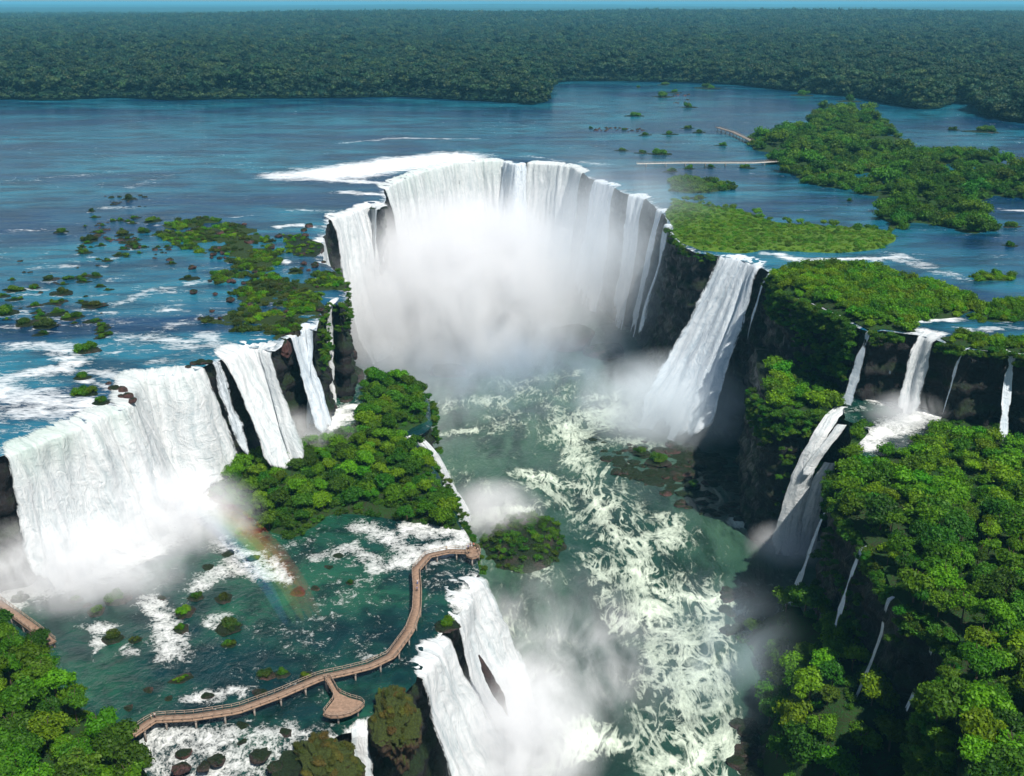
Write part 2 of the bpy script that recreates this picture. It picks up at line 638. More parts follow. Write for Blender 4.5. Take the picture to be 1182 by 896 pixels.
# ---- upper river
UP_FOAM = [
    ([(330, 203), (370, 200), (420, 190), (470, 183), (520, 183)], 0, 26, 0.95),
    ([(385, 200), (440, 192), (480, 188), (520, 182)], 0, 40, 1.25),
    ([(400, 222), (430, 224)], 0, 10, 0.9),
    ([(360, 205), (420, 210), (450, 212)], 0, 10, 0.95),
    ([(395, 165), (450, 160), (550, 160)], 0, 9, 0.62),
    ([(325, 203), (345, 203)], 0, 9, 0.8),
    ([(535, 180), (570, 182)], 0, 10, 0.5),
    ([(670, 188), (700, 190)], 0, 10, 0.62),
    ([(605, 180), (650, 186)], 0, 8, 0.55),
    ([(340, 243), (400, 243)], 0, 5, 0.62),
    ([(320, 262), (350, 260), (365, 262)], 0, 5, 0.9),
    ([(265, 252), (300, 248)], 0, 4, 0.52),
    ([(315, 300), (330, 302)], 0, 4, 0.9),
    ([(265, 303), (285, 300), (300, 305)], 0, 3, 0.7),
    ([(290, 363), (315, 365)], 0, 2.5, 0.75),
    ([(372, 300), (380, 285)], 0, 3, 0.8),
    # rapids of the left arm
    ([(20, 210), (70, 205), (120, 200)], 0, 24, 0.42),
    ([(150, 215), (195, 203)], 0, 12, 0.5),
    ([(120, 240), (150, 240)], 0, 8, 0.6),
    ([(0, 267), (60, 265)], 0, 8, 0.5),
    ([(45, 310), (85, 306)], 0, 6, 0.66), ([(90, 300), (120, 308)], 0, 5, 0.55),
    ([(120, 325), (140, 318)], 0, 5, 0.5),
    ([(130, 350), (155, 340)], 0, 6, 0.75), ([(165, 335), (205, 337)], 0, 6, 0.7),
    ([(180, 357), (205, 358)], 0, 6, 0.72), ([(205, 378), (220, 366)], 0, 5, 0.65),
    ([(130, 392), (175, 390), (205, 397), (235, 385), (250, 395)], 0, 7, 0.74),
    ([(150, 370), (200, 350)], 0, 14, 0.45),
    ([(180, 415), (230, 400), (270, 395)], 0, 8, 0.55),
    ([(15, 400), (60, 398), (75, 410)], 0, 8, 0.8),
    ([(0, 440), (40, 432), (80, 425), (85, 415)], 0, 9, 0.80),
    ([(0, 455), (50, 462), (110, 470)], 0, 10, 0.82), ([(0, 475), (60, 480)], 0, 8, 0.82),
    ([(-80, 420), (0, 450)], 0, 12, 0.75),
    ([(0, 500), (60, 490)], 0, 6, 0.45),
    ([(105, 438), (125, 445), (142, 452)], 0, 4, 0.85),
    ([(115, 428), (150, 434)], 0, 4, 0.75),
    # right arm
    ([(880, 292), (930, 300), (1000, 300), (1040, 296)], 0, 6, 0.95),
    ([(1020, 293), (1060, 305), (1110, 322)], 0, 9, 0.62),
    ([(1060, 370), (1080, 362), (1095, 368)], 0, 5, 0.92), ([(1120, 382), (1150, 378)], 0, 4, 0.85),
    ([(1130, 365), (1190, 380)], 0, 8, 0.5),
    ([(1160, 242), (1182, 243)], 0, 6, 0.8), ([(1080, 255), (1105, 262)], 0, 4, 0.9),
    ([(1055, 380), (1085, 385)], 0, 5, 0.9),
    ([(700, 150), (790, 150)], 0, 8, 0.42),
]
wide_w = rim_r
ux = np.array([[-560, 900], [900, 900]])
pol = np.vstack([wide_w[:, :2], [[900, wide_w[-1, 1]], [900, 900], [-700, 900], [-700, wide_w[0, 1]]]])


def build_upper():
    for (px, py, rp, lb, ns, kind) in UL:
        mm = 0.32 * (1 if py > 300 else 1.4)
        UP_FOAM.append(([(px - rp * 1.2, py + rp * 0.25), (px + rp * 1.6, py + rp * 0.5)], 0, max(2.2, rp * mm * 0.55), 0.66))

    # finer near the rim, coarser far away
    xy, tr = fill(pol, 3.2)
    x, y = xy[:, 0], xy[:, 1]
    d = dist_line(wide_w, x, y)
    f = flood(UP_FOAM, x, y)
    f = np.maximum(f, 0.80 * np.clip(1 - d / 5.0, 0, 1) ** 0.5 * (fbm(x / 25, y / 25, s=31) * 0.5 + 0.75))
    f = np.maximum(f, 0.24 + 0.16 * fbm(x / 60, y / 30, s=77) + (0.13 + 0.1 * fbm(x / 25, y / 12, s=79)) * sm(-40, -90, x) * sm(520, 380, y))
    z = 0.35 * fbm(x / 6, y / 4, s=15) * np.clip(f * 1.6, 0.15, 1) - 0.9 * np.clip(1 - d / 9.0, 0, 1) ** 2
    me = mesh_np('upper_river', np.column_stack([x, y, z]), tr, {'foam': f})
    tag(obj('upper_river', me, M['upper']), kind='structure')


gx, gy = np.meshgrid(np.linspace(-2600, 2600, 120), np.linspace(898, 3000, 70))
V = np.column_stack([gx.ravel(), gy.ravel(), np.full(gx.size, -0.12)])


def gridfaces(nx, ny):
    i, j = np.meshgrid(np.arange(nx - 1), np.arange(ny - 1))
    a = (j * nx + i).ravel()
    return np.stack([a, a + 1, a + nx + 1, a + nx], 1)


ff = np.maximum(0.26 + 0.1 * fbm(V[:, 0] / 90, V[:, 1] / 60, s=3), 0)
tag(obj('far_river', mesh_np('far_river', V, gridfaces(120, 70), {'foam': ff}), M['upper']), kind='structure')

# ---- shelf pool
PO_FOAM = [
    ([(-30, 700), (20, 680), (60, 672), (120, 655), (170, 625), (200, 600), (240, 570), (265, 545)], ZS, 11, 1.1),
    ([(20, 650), (110, 640), (190, 590), (250, 545)], ZS, 13, 1.2),
    ([(20, 680), (60, 668)], ZS, 9, 0.9),
    ([(270, 520), (330, 510), (370, 495), (400, 480)], ZS, 8, 1.1),
    ([(330, 480), (370, 478), (420, 470)], ZS, 6, 1.0),
    ([(235, 670), (280, 655), (330, 670), (300, 645)], ZS, 7, 0.80),
    ([(255, 630), (290, 645)], ZS, 6, 0.75),
    ([(415, 605), (440, 620), (480, 640), (430, 655)], ZS, 7, 0.80),
    ([(470, 610), (520, 612), (545, 628), (490, 635), (450, 650)], ZS, 7, 0.88),
    ([(375, 640), (400, 630), (430, 650)], ZS, 5, 0.7),
    ([(160, 700), (185, 715), (180, 735), (195, 760)], ZS, 6, 0.76),
    ([(160, 690), (190, 700)], ZS, 4, 0.75), ([(100, 725), (115, 745)], ZS, 3, 0.75),
    ([(230, 718), (245, 712)], ZS, 3, 0.7), ([(145, 748), (150, 755)], ZS, 2.5, 0.8), ([(225, 722), (232, 724)], ZS, 2, 0.85),
    ([(205, 815), (225, 812), (245, 808)], ZS, 2.6, 0.85), ([(255, 805), (265, 800), (285, 802)], ZS, 2.6, 0.8),
    ([(420, 755), (440, 752), (460, 745)], ZS, 2.5, 0.55), ([(440, 765), (470, 760)], ZS, 2.5, 0.5),
    ([(400, 700), (470, 700)], ZS, 6, 0.42),
    ([(190, 850), (240, 850), (290, 842), (330, 838), (370, 850)], ZS, 4.5, 0.76),
    ([(190, 870), (250, 865), (330, 860), (350, 875)], ZS, 6, 0.66),
    ([(200, 890), (280, 885), (340, 900)], ZS, 6, 0.68),
    ([(540, 660), (520, 715), (500, 750), (480, 785)], ZS, 2.4, 1.1),
    ([(545, 680), (530, 705)], ZS, 3.0, 1.0),
    ([(400, 840), (420, 838)], ZS, 3, 1.0),
    ([(500, 660), (540, 655)], ZS, 2.0, 0.5),
    ([(0, 860), (100, 900)], ZS, 4, 0.5),
]
pool_pol = np.vstack([srim_r[:, :2], WL([(385, 400), (300, 380), (200, 420), (100, 460), (-60, 500), (-600, 640), (-1100, 900), (-300, 1300)], ZS)[:, :2]])
xy, tr = fill(pool_pol, 1.5)
x, y = xy[:, 0], xy[:, 1]
f = flood(PO_FOAM, x, y)
f = np.maximum(f, 0.30 + 0.20 * fbm(x / 22, y / 22, s=4))
ds = dist_line(srim_r, x, y)
casc = dist_line(WL([(190, 846), (280, 838), (335, 836), (380, 848)], ZS), x, y)
# the river steps down towards the camera beyond the lower walkway
yc = W(280, 846, ZS)[1]
xc = W(362, 860, ZS)[0]
stepd = -np.clip(yc - y + 1.5 * fbm(x / 6, y / 6, s=8), 0, 40) * 0.42 * sm(xc + 4, xc - 6, x)
z = ZS + 0.32 * fbm(x / 3, y / 3, s=2) * np.clip(f * 1.6, 0.2, 1.3) + stepd - 0.8 * np.clip(1 - ds / 5, 0, 1) ** 2
tag(obj('shelf_river', mesh_np('shelf_river', np.column_stack([x, y, z]), tr, {'foam': f}), M['pool']), kind='structure')

# ---- canyon river
LO_FOAM = [
    ([(650, 480), (690, 560), (720, 640), (770, 720), (800, 820), (810, 920)], ZL, 28, 0.55),
    ([(620, 560), (690, 600)], ZL, 22, 0.60), ([(760, 620), (800, 700)], ZL, 24, 0.60),
    ([(560, 450), (740, 450)], ZL, 30, 0.40), ([(700, 640), (750, 720)], ZL, 16, 0.56),
    ([(500, 470), (600, 455), (700, 460)], ZL, 18, 0.62), ([(500, 430), (600, 440), (660, 430)], ZL, 16, 0.55),
    ([(700, 480), (760, 470), (820, 480)], ZL, 28, 1.0), ([(640, 470), (700, 490)], ZL, 18, 0.62),
    ([(655, 490), (665, 530), (690, 560), (700, 590)], ZL, 11, 0.84), ([(680, 500), (720, 510), (760, 515)], ZL, 10, 0.72),
    ([(600, 548), (640, 555), (680, 562), (700, 600)], ZL, 8, 0.9),
    ([(690, 570), (715, 600), (735, 640), (750, 670)], ZL, 12, 0.84),
    ([(700, 600), (680, 640), (690, 680), (720, 720)], ZL, 9, 0.66),
    ([(780, 600), (755, 640), (740, 680), (750, 720)], ZL, 9, 0.74),
    ([(740, 660), (780, 690), (820, 690), (840, 705)], ZL, 9, 0.86),
    ([(740, 700), (780, 740), (800, 780), (810, 830), (790, 900)], ZL, 15, 0.84),
    ([(820, 700), (830, 760), (820, 820), (840, 900)], ZL, 12, 0.80),
    ([(760, 740), (740, 790), (760, 840), (760, 900)], ZL, 9, 0.68),
    ([(650, 840), (680, 842), (720, 860)], ZL, 7, 0.92), ([(620, 880), (690, 850)], ZL, 9, 0.98),
    ([(780, 880), (830, 860), (860, 890)], ZL, 7, 1.0), ([(560, 640), (640, 660)], ZL, 14, 0.5),
    ([(540, 600), (600, 590)], ZL, 8, 0.9), ([(505, 500), (540, 495)], ZL, 6, 0.75),
    ([(860, 600), (910, 605), (940, 620)], ZL, 8, 1.0), ([(790, 540), (840, 560)], ZL, 6, 0.5),
    
    ([(600, 600), (640, 570)], ZL, 8, 0.7),
    ([(380, 380), (500, 330), (700, 340), (780, 400)], ZL, 40, 0.5),
]
lower_pol = WL([(330, 330), (430, 255), (600, 250), (760, 270), (860, 360), (1000, 440), (1250, 640), (1400, 1100), (900, 1400), (300, 1400), (330, 900), (360, 700), (440, 560), (330, 450)], ZL)
xy, tr = fill(lower_pol, 2.4)
x, y = xy[:, 0], xy[:, 1]
f = flood(LO_FOAM, x, y)
f = f * (0.86 + 0.42 * fbm(x / 11, y / 11, o=3, s=17))
f = np.maximum(f, 0.24 + 0.28 * fbm(x / 40, y / 40, s=14))
z = ZL + 0.8 * fbm(x / 5, y / 5, s=21) * np.clip(f * 1.5, 0.2, 1.3) + 0.7 * fbm(x / 22, y / 22, s=24)
tag(obj('canyon_river', mesh_np('canyon_river', np.column_stack([x, y, z]), tr, {'foam': f}), M['lower']), kind='structure')

# bedrock under everything, reaching the horizon with the far land
gx, gy = np.meshgrid(np.linspace(-2600, 2600, 40), np.linspace(-600, 2600, 40))
V = np.column_stack([gx.ravel(), gy.ravel(), np.full(gx.size, ZL - 4.0)])
tag(obj('bedrock', mesh_np('bedrock', V, gridfaces(40, 40)), M['rock']), kind='structure')


M['rockfloor'] = rock_mat('stony_ground', (0.03, 0.026, 0.02), (0.10, 0.07, 0.05), (0.035, 0.075, 0.010), 0.7, 0.8, 1.5)
# ------------------------------------------------------------------ lands
LANDS = {}


def land_h(L, x, y):
    m = inside(L['poly'], x, y)
    d = dist_line(L['poly'], x, y, True)
    d = np.where(m, d, -d)
    h = L['top'] * sm(-0.5, L['slope'], d) * (1 + 0.35 * fbm(x / 14, y / 14, s=L['seed'])) + 0.5 * fbm(x / 4, y / 4, s=L['seed'] + 1) * sm(0, 3, d)
    return L['z'] - 0.4 + h + L['tilt'](x, y)


def land(name, px, z, top, slope, mat, res=3.0, zt=None, amp=2.0, seed=0, tilt=None, kind='structure', world=None):
    w = WL(px, z if zt is None else zt) if world is None else world
    poly = wobble(w[:, :2], amp, res, seed)
    L = dict(poly=poly, z=z, top=top, slope=slope, seed=seed, tilt=tilt or (lambda a, b: 0 * a))
    LANDS[name] = L
    xy, tr = fill(poly, res)
    zz = land_h(L, xy[:, 0], xy[:, 1])
    V = np.column_stack([xy, zz])
    # skirt
    dn = np.column_stack([poly * 1.0, np.full(len(poly), z - 2.5)])
    zb = land_h(L, poly[:, 0], poly[:, 1])
    n0 = len(V)
    n = len(poly)
    V = np.vstack([V, np.column_stack([poly, zb]), dn])
    i = np.arange(n)
    j = (i + 1) % n
    q1 = np.stack([n0 + i, n0 + j, n0 + n + j], 1)
    q2 = np.stack([n0 + i, n0 + n + j, n0 + n + i], 1)
    me = mesh_np(name.split('.')[0], V, np.vstack([tr, q1, q2]))
    return tag(obj(name.split('.')[0], me, mat), kind=kind)


BRUSH = [(185, 258), (215, 252), (250, 251), (300, 264), (322, 282), (345, 305), (372, 303), (390, 316), (396, 328), (395, 350), (376, 347), (368, 362), (362, 376), (350, 373), (332, 384), (318, 396),
         (304, 394), (285, 388), (240, 378), (228, 366), (262, 364), (275, 348), (268, 338), (242, 334), (232, 322), (245, 314), (262, 305), (215, 291), (198, 284), (182, 270)]
BRUSH2 = [(322, 270), (355, 272), (372, 282), (366, 296), (340, 298), (325, 288)]
GRASS = [(772, 226), (790, 234), (850, 243), (900, 258), (960, 263), (1010, 264), (1036, 270), (1036, 279), (1015, 288), (985, 292), (930, 293), (885, 288), (862, 294), (832, 291), (806, 288), (790, 281), (777, 268), (770, 246)]
STRIP = [(772, 203), (800, 206), (858, 214), (848, 220), (800, 224), (772, 222)]
WOOD = [(935, 128), (975, 126), (1012, 132), (1022, 146), (1040, 160), (1060, 180), (1095, 176), (1150, 186), (1182, 198), (1210, 230), (1160, 228), (1150, 248), (1152, 268), (1120, 272), (1085, 264), (1060, 258), (1030, 268),
        (1003, 238), (1012, 226), (985, 223), (940, 213), (905, 204), (898, 190), (872, 180), (862, 162), (900, 152), (932, 148)]
BUSHR = [(893, 316), (910, 313), (955, 308), (1008, 310), (1075, 330), (1120, 344), (1140, 356), (1100, 368), (1064, 372), (1056, 382), (1040, 381), (1020, 378), (1002, 380), (990, 374), (968, 361), (940, 349), (912, 339), (898, 328)]
BUSHR2 = [(1112, 368), (1130, 352), (1160, 346), (1260, 352), (1260, 368), (1145, 374)]
BUSHR3 = [(1086, 389), (1108, 382), (1150, 390), (1240, 398), (1240, 415), (1167, 404), (1118, 400), (1096, 395)]
BUSHR4 = [(1112, 318), (1140, 314), (1176, 318), (1170, 326), (1130, 326)]
land('brush_island', BRUSH, 0, 0.9, 5, M['rockfloor'], 2.0, seed=3, amp=5.5, tilt=lambda a, b: 1.5 * fbm(a / 11, b / 11, o=3, s=141) - 0.35)
land('brush_ledge', BRUSH2, 0, 0.7, 4, M['rock'], seed=6)
land('grass_island', GRASS, 0, 2.0, 7, M['grass'], 4.0, seed=7)
land('reed_strip', STRIP, 0, 1.0, 5, M['floor'], 4.0, seed=8)
land('wooded_island', WOOD, 0, 2.0, 8, M['floor'], 5.0, seed=9, amp=7, tilt=lambda a, b: 4.0 * fbm(a / 38, b / 38, o=3, s=143) - 0.6)
land('cliff_top', BUSHR, 0, 1.5, 5, M['floor'], seed=10)
land('river_bank', BUSHR2, 0, 1.2, 5, M['floor'], seed=11)
land('river_bank', BUSHR3, 0, 0.8, 3, M['floor'], seed=12, amp=0.8)
LANDS['bushr3'] = LANDS['river_bank']
land('river_bank', BUSHR4, 0, 0.8, 4, M['floor'], seed=13)
LANDS['bushr4'] = LANDS['river_bank']
LANDS['bushr2'] = dict(LANDS['bushr4'], poly=wobble(WL(BUSHR2, 0)[:, :2], 2, 3.0, 11), z=0, top=1.2, slope=5)
# middle shelf island
MID = [(258, 548), (275, 532), (330, 524), (362, 514), (398, 500), (416, 474), (420, 444), (432, 436), (462, 434), (480, 446), (492, 466), (494, 486), (474, 497), (462, 505), (482, 520), (500, 549), (518, 582), (531, 612),
       (500, 606), (430, 597), (385, 594), (345, 622), (312, 616), (285, 596), (250, 582), (240, 566)]
land('shelf_island', MID, ZS, 2.2, 4, M['floor'], 2.2, seed=20, zt=ZS, amp=1.2)
# near bank, lower left
NEAR = [(-500, 720), (-60, 712), (0, 738), (25, 752), (55, 757), (70, 790), (100, 815), (122, 838), (140, 862), (165, 885), (178, 905), (185, 990), (-900, 1300)]
land('near_bank', NEAR, ZS, 2.5, 6, M['floor'], 2.5, seed=22, amp=1.0)
# right ledge
LEDGE = RRIM[2:-1] + [(1500, 1100), (1500, 480), (1150, 465), (1080, 460), (1000, 450), (930, 420), (885, 405)]
land('forest_ledge', LEDGE, ZR, 0.7, 5, M['floor'], 3.0, seed=25, amp=0.5, world=WL(LEDGE, ZR))
# talus below the right cliff
TALUS = [(850, 735), (872, 728), (925, 735), (985, 770), (1025, 800), (1060, 850), (1080, 920), (1000, 960), (890, 960), (872, 890), (880, 850), (892, 800), (872, 760)]
land('talus_slope', TALUS, ZL, 20.0, 13, M['floor'], 2.5, seed=28)
CENTRE = [(552, 625), (575, 604), (610, 596), (645, 604), (655, 630), (640, 655), (605, 665), (570, 655)]
land('canyon_islet', CENTRE, ZL, 5.0, 8, M['rock'], 1.8, seed=30)
FIELD = [(690, 518), (740, 508), (800, 512), (850, 530), (885, 552), (890, 590), (850, 602), (800, 592), (765, 575), (740, 560), (715, 545)]
land('boulder_bar', FIELD, ZL, 0.5, 7, M['rock'], 2.0, seed=32, amp=4)

# ------------------------------------------------------------------ waterfalls


def waterfall(label, px, z0, z1, out=5.0, base=7.0, dens=1.0, flare=0.0, mat='fall', group=None, up=8.0, edge=1.6, side=(0, 0), green=0.0, seed=None, gaps=()):
    seed = rnd.randrange(999) if seed is None else seed
    w = WL(px, z0)
    p, s = resample(w, 0.8)
    p = np.column_stack([p[:, 0] + 0.5 * fbm(p[:, 0] / 3, p[:, 1] / 3, o=2, s=seed), p[:, 1] + 0.5 * fbm(p[:, 0] / 3, p[:, 1] / 3, o=2, s=seed + 2), p[:, 2]])
    n = normals2(p, 12)
    L = s[-1]
    drop = z0 - z1
    rows = []
    vs = []
    for k, u in enumerate(np.linspace(-up, 0, 5)):
        q = u / up
        rows.append((u, z0 + 0.12 - 0.75 * (1 + q) ** 2, 0.0))
        vs.append(u)
    nv = int(drop / 0.9) + 6
    for k in range(1, nv + 1):
        v = (k / nv) ** 1.15
        rows.append((0.5 + out * math.sqrt(v) + base * v ** 1.6, z0 - 0.65 - (drop - 0.65) * v, v))
        vs.append(drop * v)
    P = []
    D = []
    G = []
    tt = (s / L - 0.5) * 2
    tx = np.gradient(p[:, :2], axis=0)
    tx /= np.maximum(np.linalg.norm(tx, axis=1, keepdims=True), 1e-6)
    for (o, z, v) in rows:
        st = (1.3 * fbm(s / 2.2, s * 0 + z / 26, o=3, s=seed) + 3.2 * fbm(s / 8, s * 0 + z / 45, o=2, s=seed + 7)) * min(1.0, v * 5)
        lipn = 0.9 * fbm(s / 1.8, s * 0 + 3, o=3, s=seed + 11) + 1.4 * fbm(s / 6, s * 0 + 5, o=2, s=seed + 12)
        oo = o + st + lipn * (1 - abs(2 * min(1.0, v * 3) - 0.0) / 2)
        z = z + (0.30 * fbm(s / 1.5, s * 0 + o, o=3, s=seed + 13) - 0.25 * np.abs(fbm(s / 5, s * 0 + 2, o=2, s=seed + 14))) * (v < 0.3)
        fl = flare * v ** 1.3 * tt + (0.9 * fbm(np.array([z / 7.0]), np.array([seed * 1.0]), o=3, s=seed)[0] + 0.8 * np.abs(tt) * fbm(s / 5, s * 0 + z / 5.0, o=3, s=seed + 2)) * min(1.0, v * 6) * min(1.0, L / 8)
        P.append(np.column_stack([p[:, 0] + n[:, 0] * oo + tx[:, 0] * fl + side[0] * v, p[:, 1] + n[:, 1] * oo + tx[:, 1] * fl + side[1] * v, s * 0 + z]))
        e = np.clip((np.minimum(s, L - s) + 0.9 * fbm(s * 0 + seed, s * 0 + z / 5.0, o=3, s=seed)) / min(edge * 3.4, L * 0.38), 0, 1)
        d = dens * (0.66 + 0.34 * e) + 0.16 * v - 0.58 * (1 - e) ** 2
        d = d + 0.22 * fbm(s / 7, s * 0 + z / 60, o=2, s=seed + 4)
        for (g0, g1, gk) in gaps:
            d = d - gk * np.exp(-((s / L - (g0 + g1) / 2) / ((g1 - g0) / 2)) ** 4)
        d = d - 1.25 * sm(0.78, 1.0, v) * (0.6 + 0.8 * fbm(s / 3, s * 0, o=2, s=seed + 6))
        if v == 0.0:
            d = d - 0.9 * (1 - (1 + o / up)) if o < 0 else d
        D.append(d)
        G.append(green * np.clip(1 - v * 3.5, 0, 1) * (0.6 + 0.6 * fbm(s / 6, s * 0, o=2, s=seed + 9)))
    V = np.concatenate(P)
    m = len(p)
    i, j = np.meshgrid(np.arange(m - 1), np.arange(len(rows) - 1))
    a = (j * m + i).ravel()
    faces = np.stack([a, a + m, a + m + 1, a + 1], 1)
    uv = np.column_stack([np.tile(s + seed * 3, len(rows)), np.repeat(vs, m)])
    me = mesh_np('waterfall', V, faces, {'dens': np.concatenate(D), 'green': np.concatenate(G)}, uv)
    o = obj('waterfall', me, M[mat])
    return tag(o, label, 'waterfall', group)


def stream(label, px3, width, dens=1.0, mat='fall', group=None, bulge=0.5, lat=None, seed=None):
    """narrow cascade that follows a path of points (px, py, level)"""
    seed = rnd.randrange(999) if seed is None else seed
    c = np.array([W(*q) for q in px3])
    wd = np.array(width if hasattr(width, '__len__') else [width] * len(c), float)
    c4, s = resample(np.column_stack([c, np.interp(np.arange(len(c)), np.arange(len(wd)), wd)]), 0.8)
    c, wd = c4[:, :3], c4[:, 3]
    for _ in range(3):
        c[1:-1] = (c[:-2] + 2 * c[1:-1] + c[2:]) / 4
    if lat is None:
        hd = c[-1, :2] - c[0, :2]
        lat = np.array([hd[1], -hd[0]])
    lat = np.array(lat, float)
    lat /= np.linalg.norm(lat)
    fw = np.array([-lat[1], lat[0]])
    if fw[1] > 0:
        fw = -fw
    nu = max(5, int(wd.max() / 0.5))
    us = np.linspace(-1, 1, nu)
    P, D, UV = [], [], []
    for u in us:
        wob = 0.5 * fbm(s / 3, s * 0 + u * 2, o=2, s=seed)
        off = u * wd / 2 + wob
        bl = bulge * (1 - u * u) * wd * 0.5 + 0.4 * fbm(s / 9, s * 0 + u * 5, o=2, s=seed + 1)
        P.append(np.column_stack([c[:, 0] + lat[0] * off + fw[0] * bl, c[:, 1] + lat[1] * off + fw[1] * bl, c[:, 2] + bl * 0.25]))
        D.append(dens * (1 - 0.55 * abs(u) ** 3) + 0.15 * fbm(s / 6, s * 0 + u * 3, o=2, s=seed + 3) - 0.5 * sm(s[-1] * 0.9, s[-1], s))
        UV.append(np.column_stack([off + 50 + seed, s]))
    m = len(s)
    i, j = np.meshgrid(np.arange(m - 1), np.arange(nu - 1))
    a = (j * m + i).ravel()
    faces = np.stack([a, a + m, a + m + 1, a + 1], 1)
    me = mesh_np('waterfall', np.concatenate(P), faces, {'dens': np.concatenate(D), 'green': np.zeros(m * nu)}, np.concatenate(UV))
    return tag(obj('waterfall', me, M[mat]), label, 'waterfall', group)


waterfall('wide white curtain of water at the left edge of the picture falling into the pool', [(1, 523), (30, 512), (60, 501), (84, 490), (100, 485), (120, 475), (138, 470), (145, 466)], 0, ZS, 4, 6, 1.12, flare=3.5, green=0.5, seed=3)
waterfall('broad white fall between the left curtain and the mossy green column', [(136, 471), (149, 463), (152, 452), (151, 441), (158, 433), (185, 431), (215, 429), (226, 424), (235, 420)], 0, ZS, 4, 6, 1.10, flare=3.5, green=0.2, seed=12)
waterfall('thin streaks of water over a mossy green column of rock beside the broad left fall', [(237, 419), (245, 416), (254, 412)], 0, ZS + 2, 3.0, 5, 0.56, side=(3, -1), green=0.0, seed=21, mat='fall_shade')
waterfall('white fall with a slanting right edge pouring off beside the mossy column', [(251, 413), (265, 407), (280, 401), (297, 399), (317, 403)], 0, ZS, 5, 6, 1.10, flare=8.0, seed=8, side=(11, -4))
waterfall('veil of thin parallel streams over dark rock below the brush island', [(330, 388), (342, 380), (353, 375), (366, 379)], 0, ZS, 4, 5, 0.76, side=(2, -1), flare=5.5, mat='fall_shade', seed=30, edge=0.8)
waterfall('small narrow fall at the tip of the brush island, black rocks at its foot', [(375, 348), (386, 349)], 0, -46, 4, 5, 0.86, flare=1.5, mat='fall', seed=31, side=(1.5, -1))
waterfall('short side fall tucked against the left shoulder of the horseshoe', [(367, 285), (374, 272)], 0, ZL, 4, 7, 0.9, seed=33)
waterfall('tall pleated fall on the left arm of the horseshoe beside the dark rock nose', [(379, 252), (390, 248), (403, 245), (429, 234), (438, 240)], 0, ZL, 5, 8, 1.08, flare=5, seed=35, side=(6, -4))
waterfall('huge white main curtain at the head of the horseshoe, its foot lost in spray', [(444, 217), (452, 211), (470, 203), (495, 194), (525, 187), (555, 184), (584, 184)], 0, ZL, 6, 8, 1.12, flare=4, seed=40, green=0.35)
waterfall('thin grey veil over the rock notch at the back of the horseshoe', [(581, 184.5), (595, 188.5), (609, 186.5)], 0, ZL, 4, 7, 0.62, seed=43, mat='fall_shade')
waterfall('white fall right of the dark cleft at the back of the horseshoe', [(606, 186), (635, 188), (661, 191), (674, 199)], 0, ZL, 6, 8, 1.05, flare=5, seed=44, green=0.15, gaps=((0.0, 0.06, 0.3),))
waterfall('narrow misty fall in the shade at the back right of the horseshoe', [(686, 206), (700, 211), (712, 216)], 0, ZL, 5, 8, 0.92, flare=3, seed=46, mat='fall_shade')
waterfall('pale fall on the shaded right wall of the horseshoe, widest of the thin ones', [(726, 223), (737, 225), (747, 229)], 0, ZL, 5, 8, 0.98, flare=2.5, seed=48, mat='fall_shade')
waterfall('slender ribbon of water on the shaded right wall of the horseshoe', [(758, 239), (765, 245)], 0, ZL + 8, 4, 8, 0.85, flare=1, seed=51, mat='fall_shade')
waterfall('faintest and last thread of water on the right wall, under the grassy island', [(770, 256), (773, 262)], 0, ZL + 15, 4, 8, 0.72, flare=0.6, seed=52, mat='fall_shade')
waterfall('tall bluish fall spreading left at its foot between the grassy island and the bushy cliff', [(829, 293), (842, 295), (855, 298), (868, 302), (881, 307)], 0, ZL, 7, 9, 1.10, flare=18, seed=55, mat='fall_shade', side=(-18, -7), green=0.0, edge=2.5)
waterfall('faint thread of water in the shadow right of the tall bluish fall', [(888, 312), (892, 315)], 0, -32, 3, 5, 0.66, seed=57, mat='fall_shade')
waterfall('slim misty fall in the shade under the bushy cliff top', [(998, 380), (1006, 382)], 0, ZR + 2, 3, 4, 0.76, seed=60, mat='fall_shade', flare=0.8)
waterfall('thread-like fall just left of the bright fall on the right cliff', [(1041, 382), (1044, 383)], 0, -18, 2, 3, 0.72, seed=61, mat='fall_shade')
waterfall('bright white fall on the right cliff dropping onto the forest ledge', [(1058, 384), (1070, 386), (1084, 391)], 0, ZR, 4, 4, 1.02, flare=2.0, seed=64)
waterfall('left one of two thin falls over the black wall at the right', [(1113, 400), (1118, 402)], 0, ZR + 3, 2.5, 4, 0.74, seed=66, mat='fall_shade')
waterfall('right one of two thin falls over the black wall at the right', [(1123, 402), (1127, 402)], 0, ZR + 3, 2.5, 4, 0.62, seed=67, mat='fall_shade')
waterfall('slanting narrow fall over the black wall close to the right edge of the picture', [(1163, 405), (1171, 405)], 0, ZR, 3, 5, 0.78, seed=69, mat='fall_shade', side=(-2.5, -2), flare=0.8)
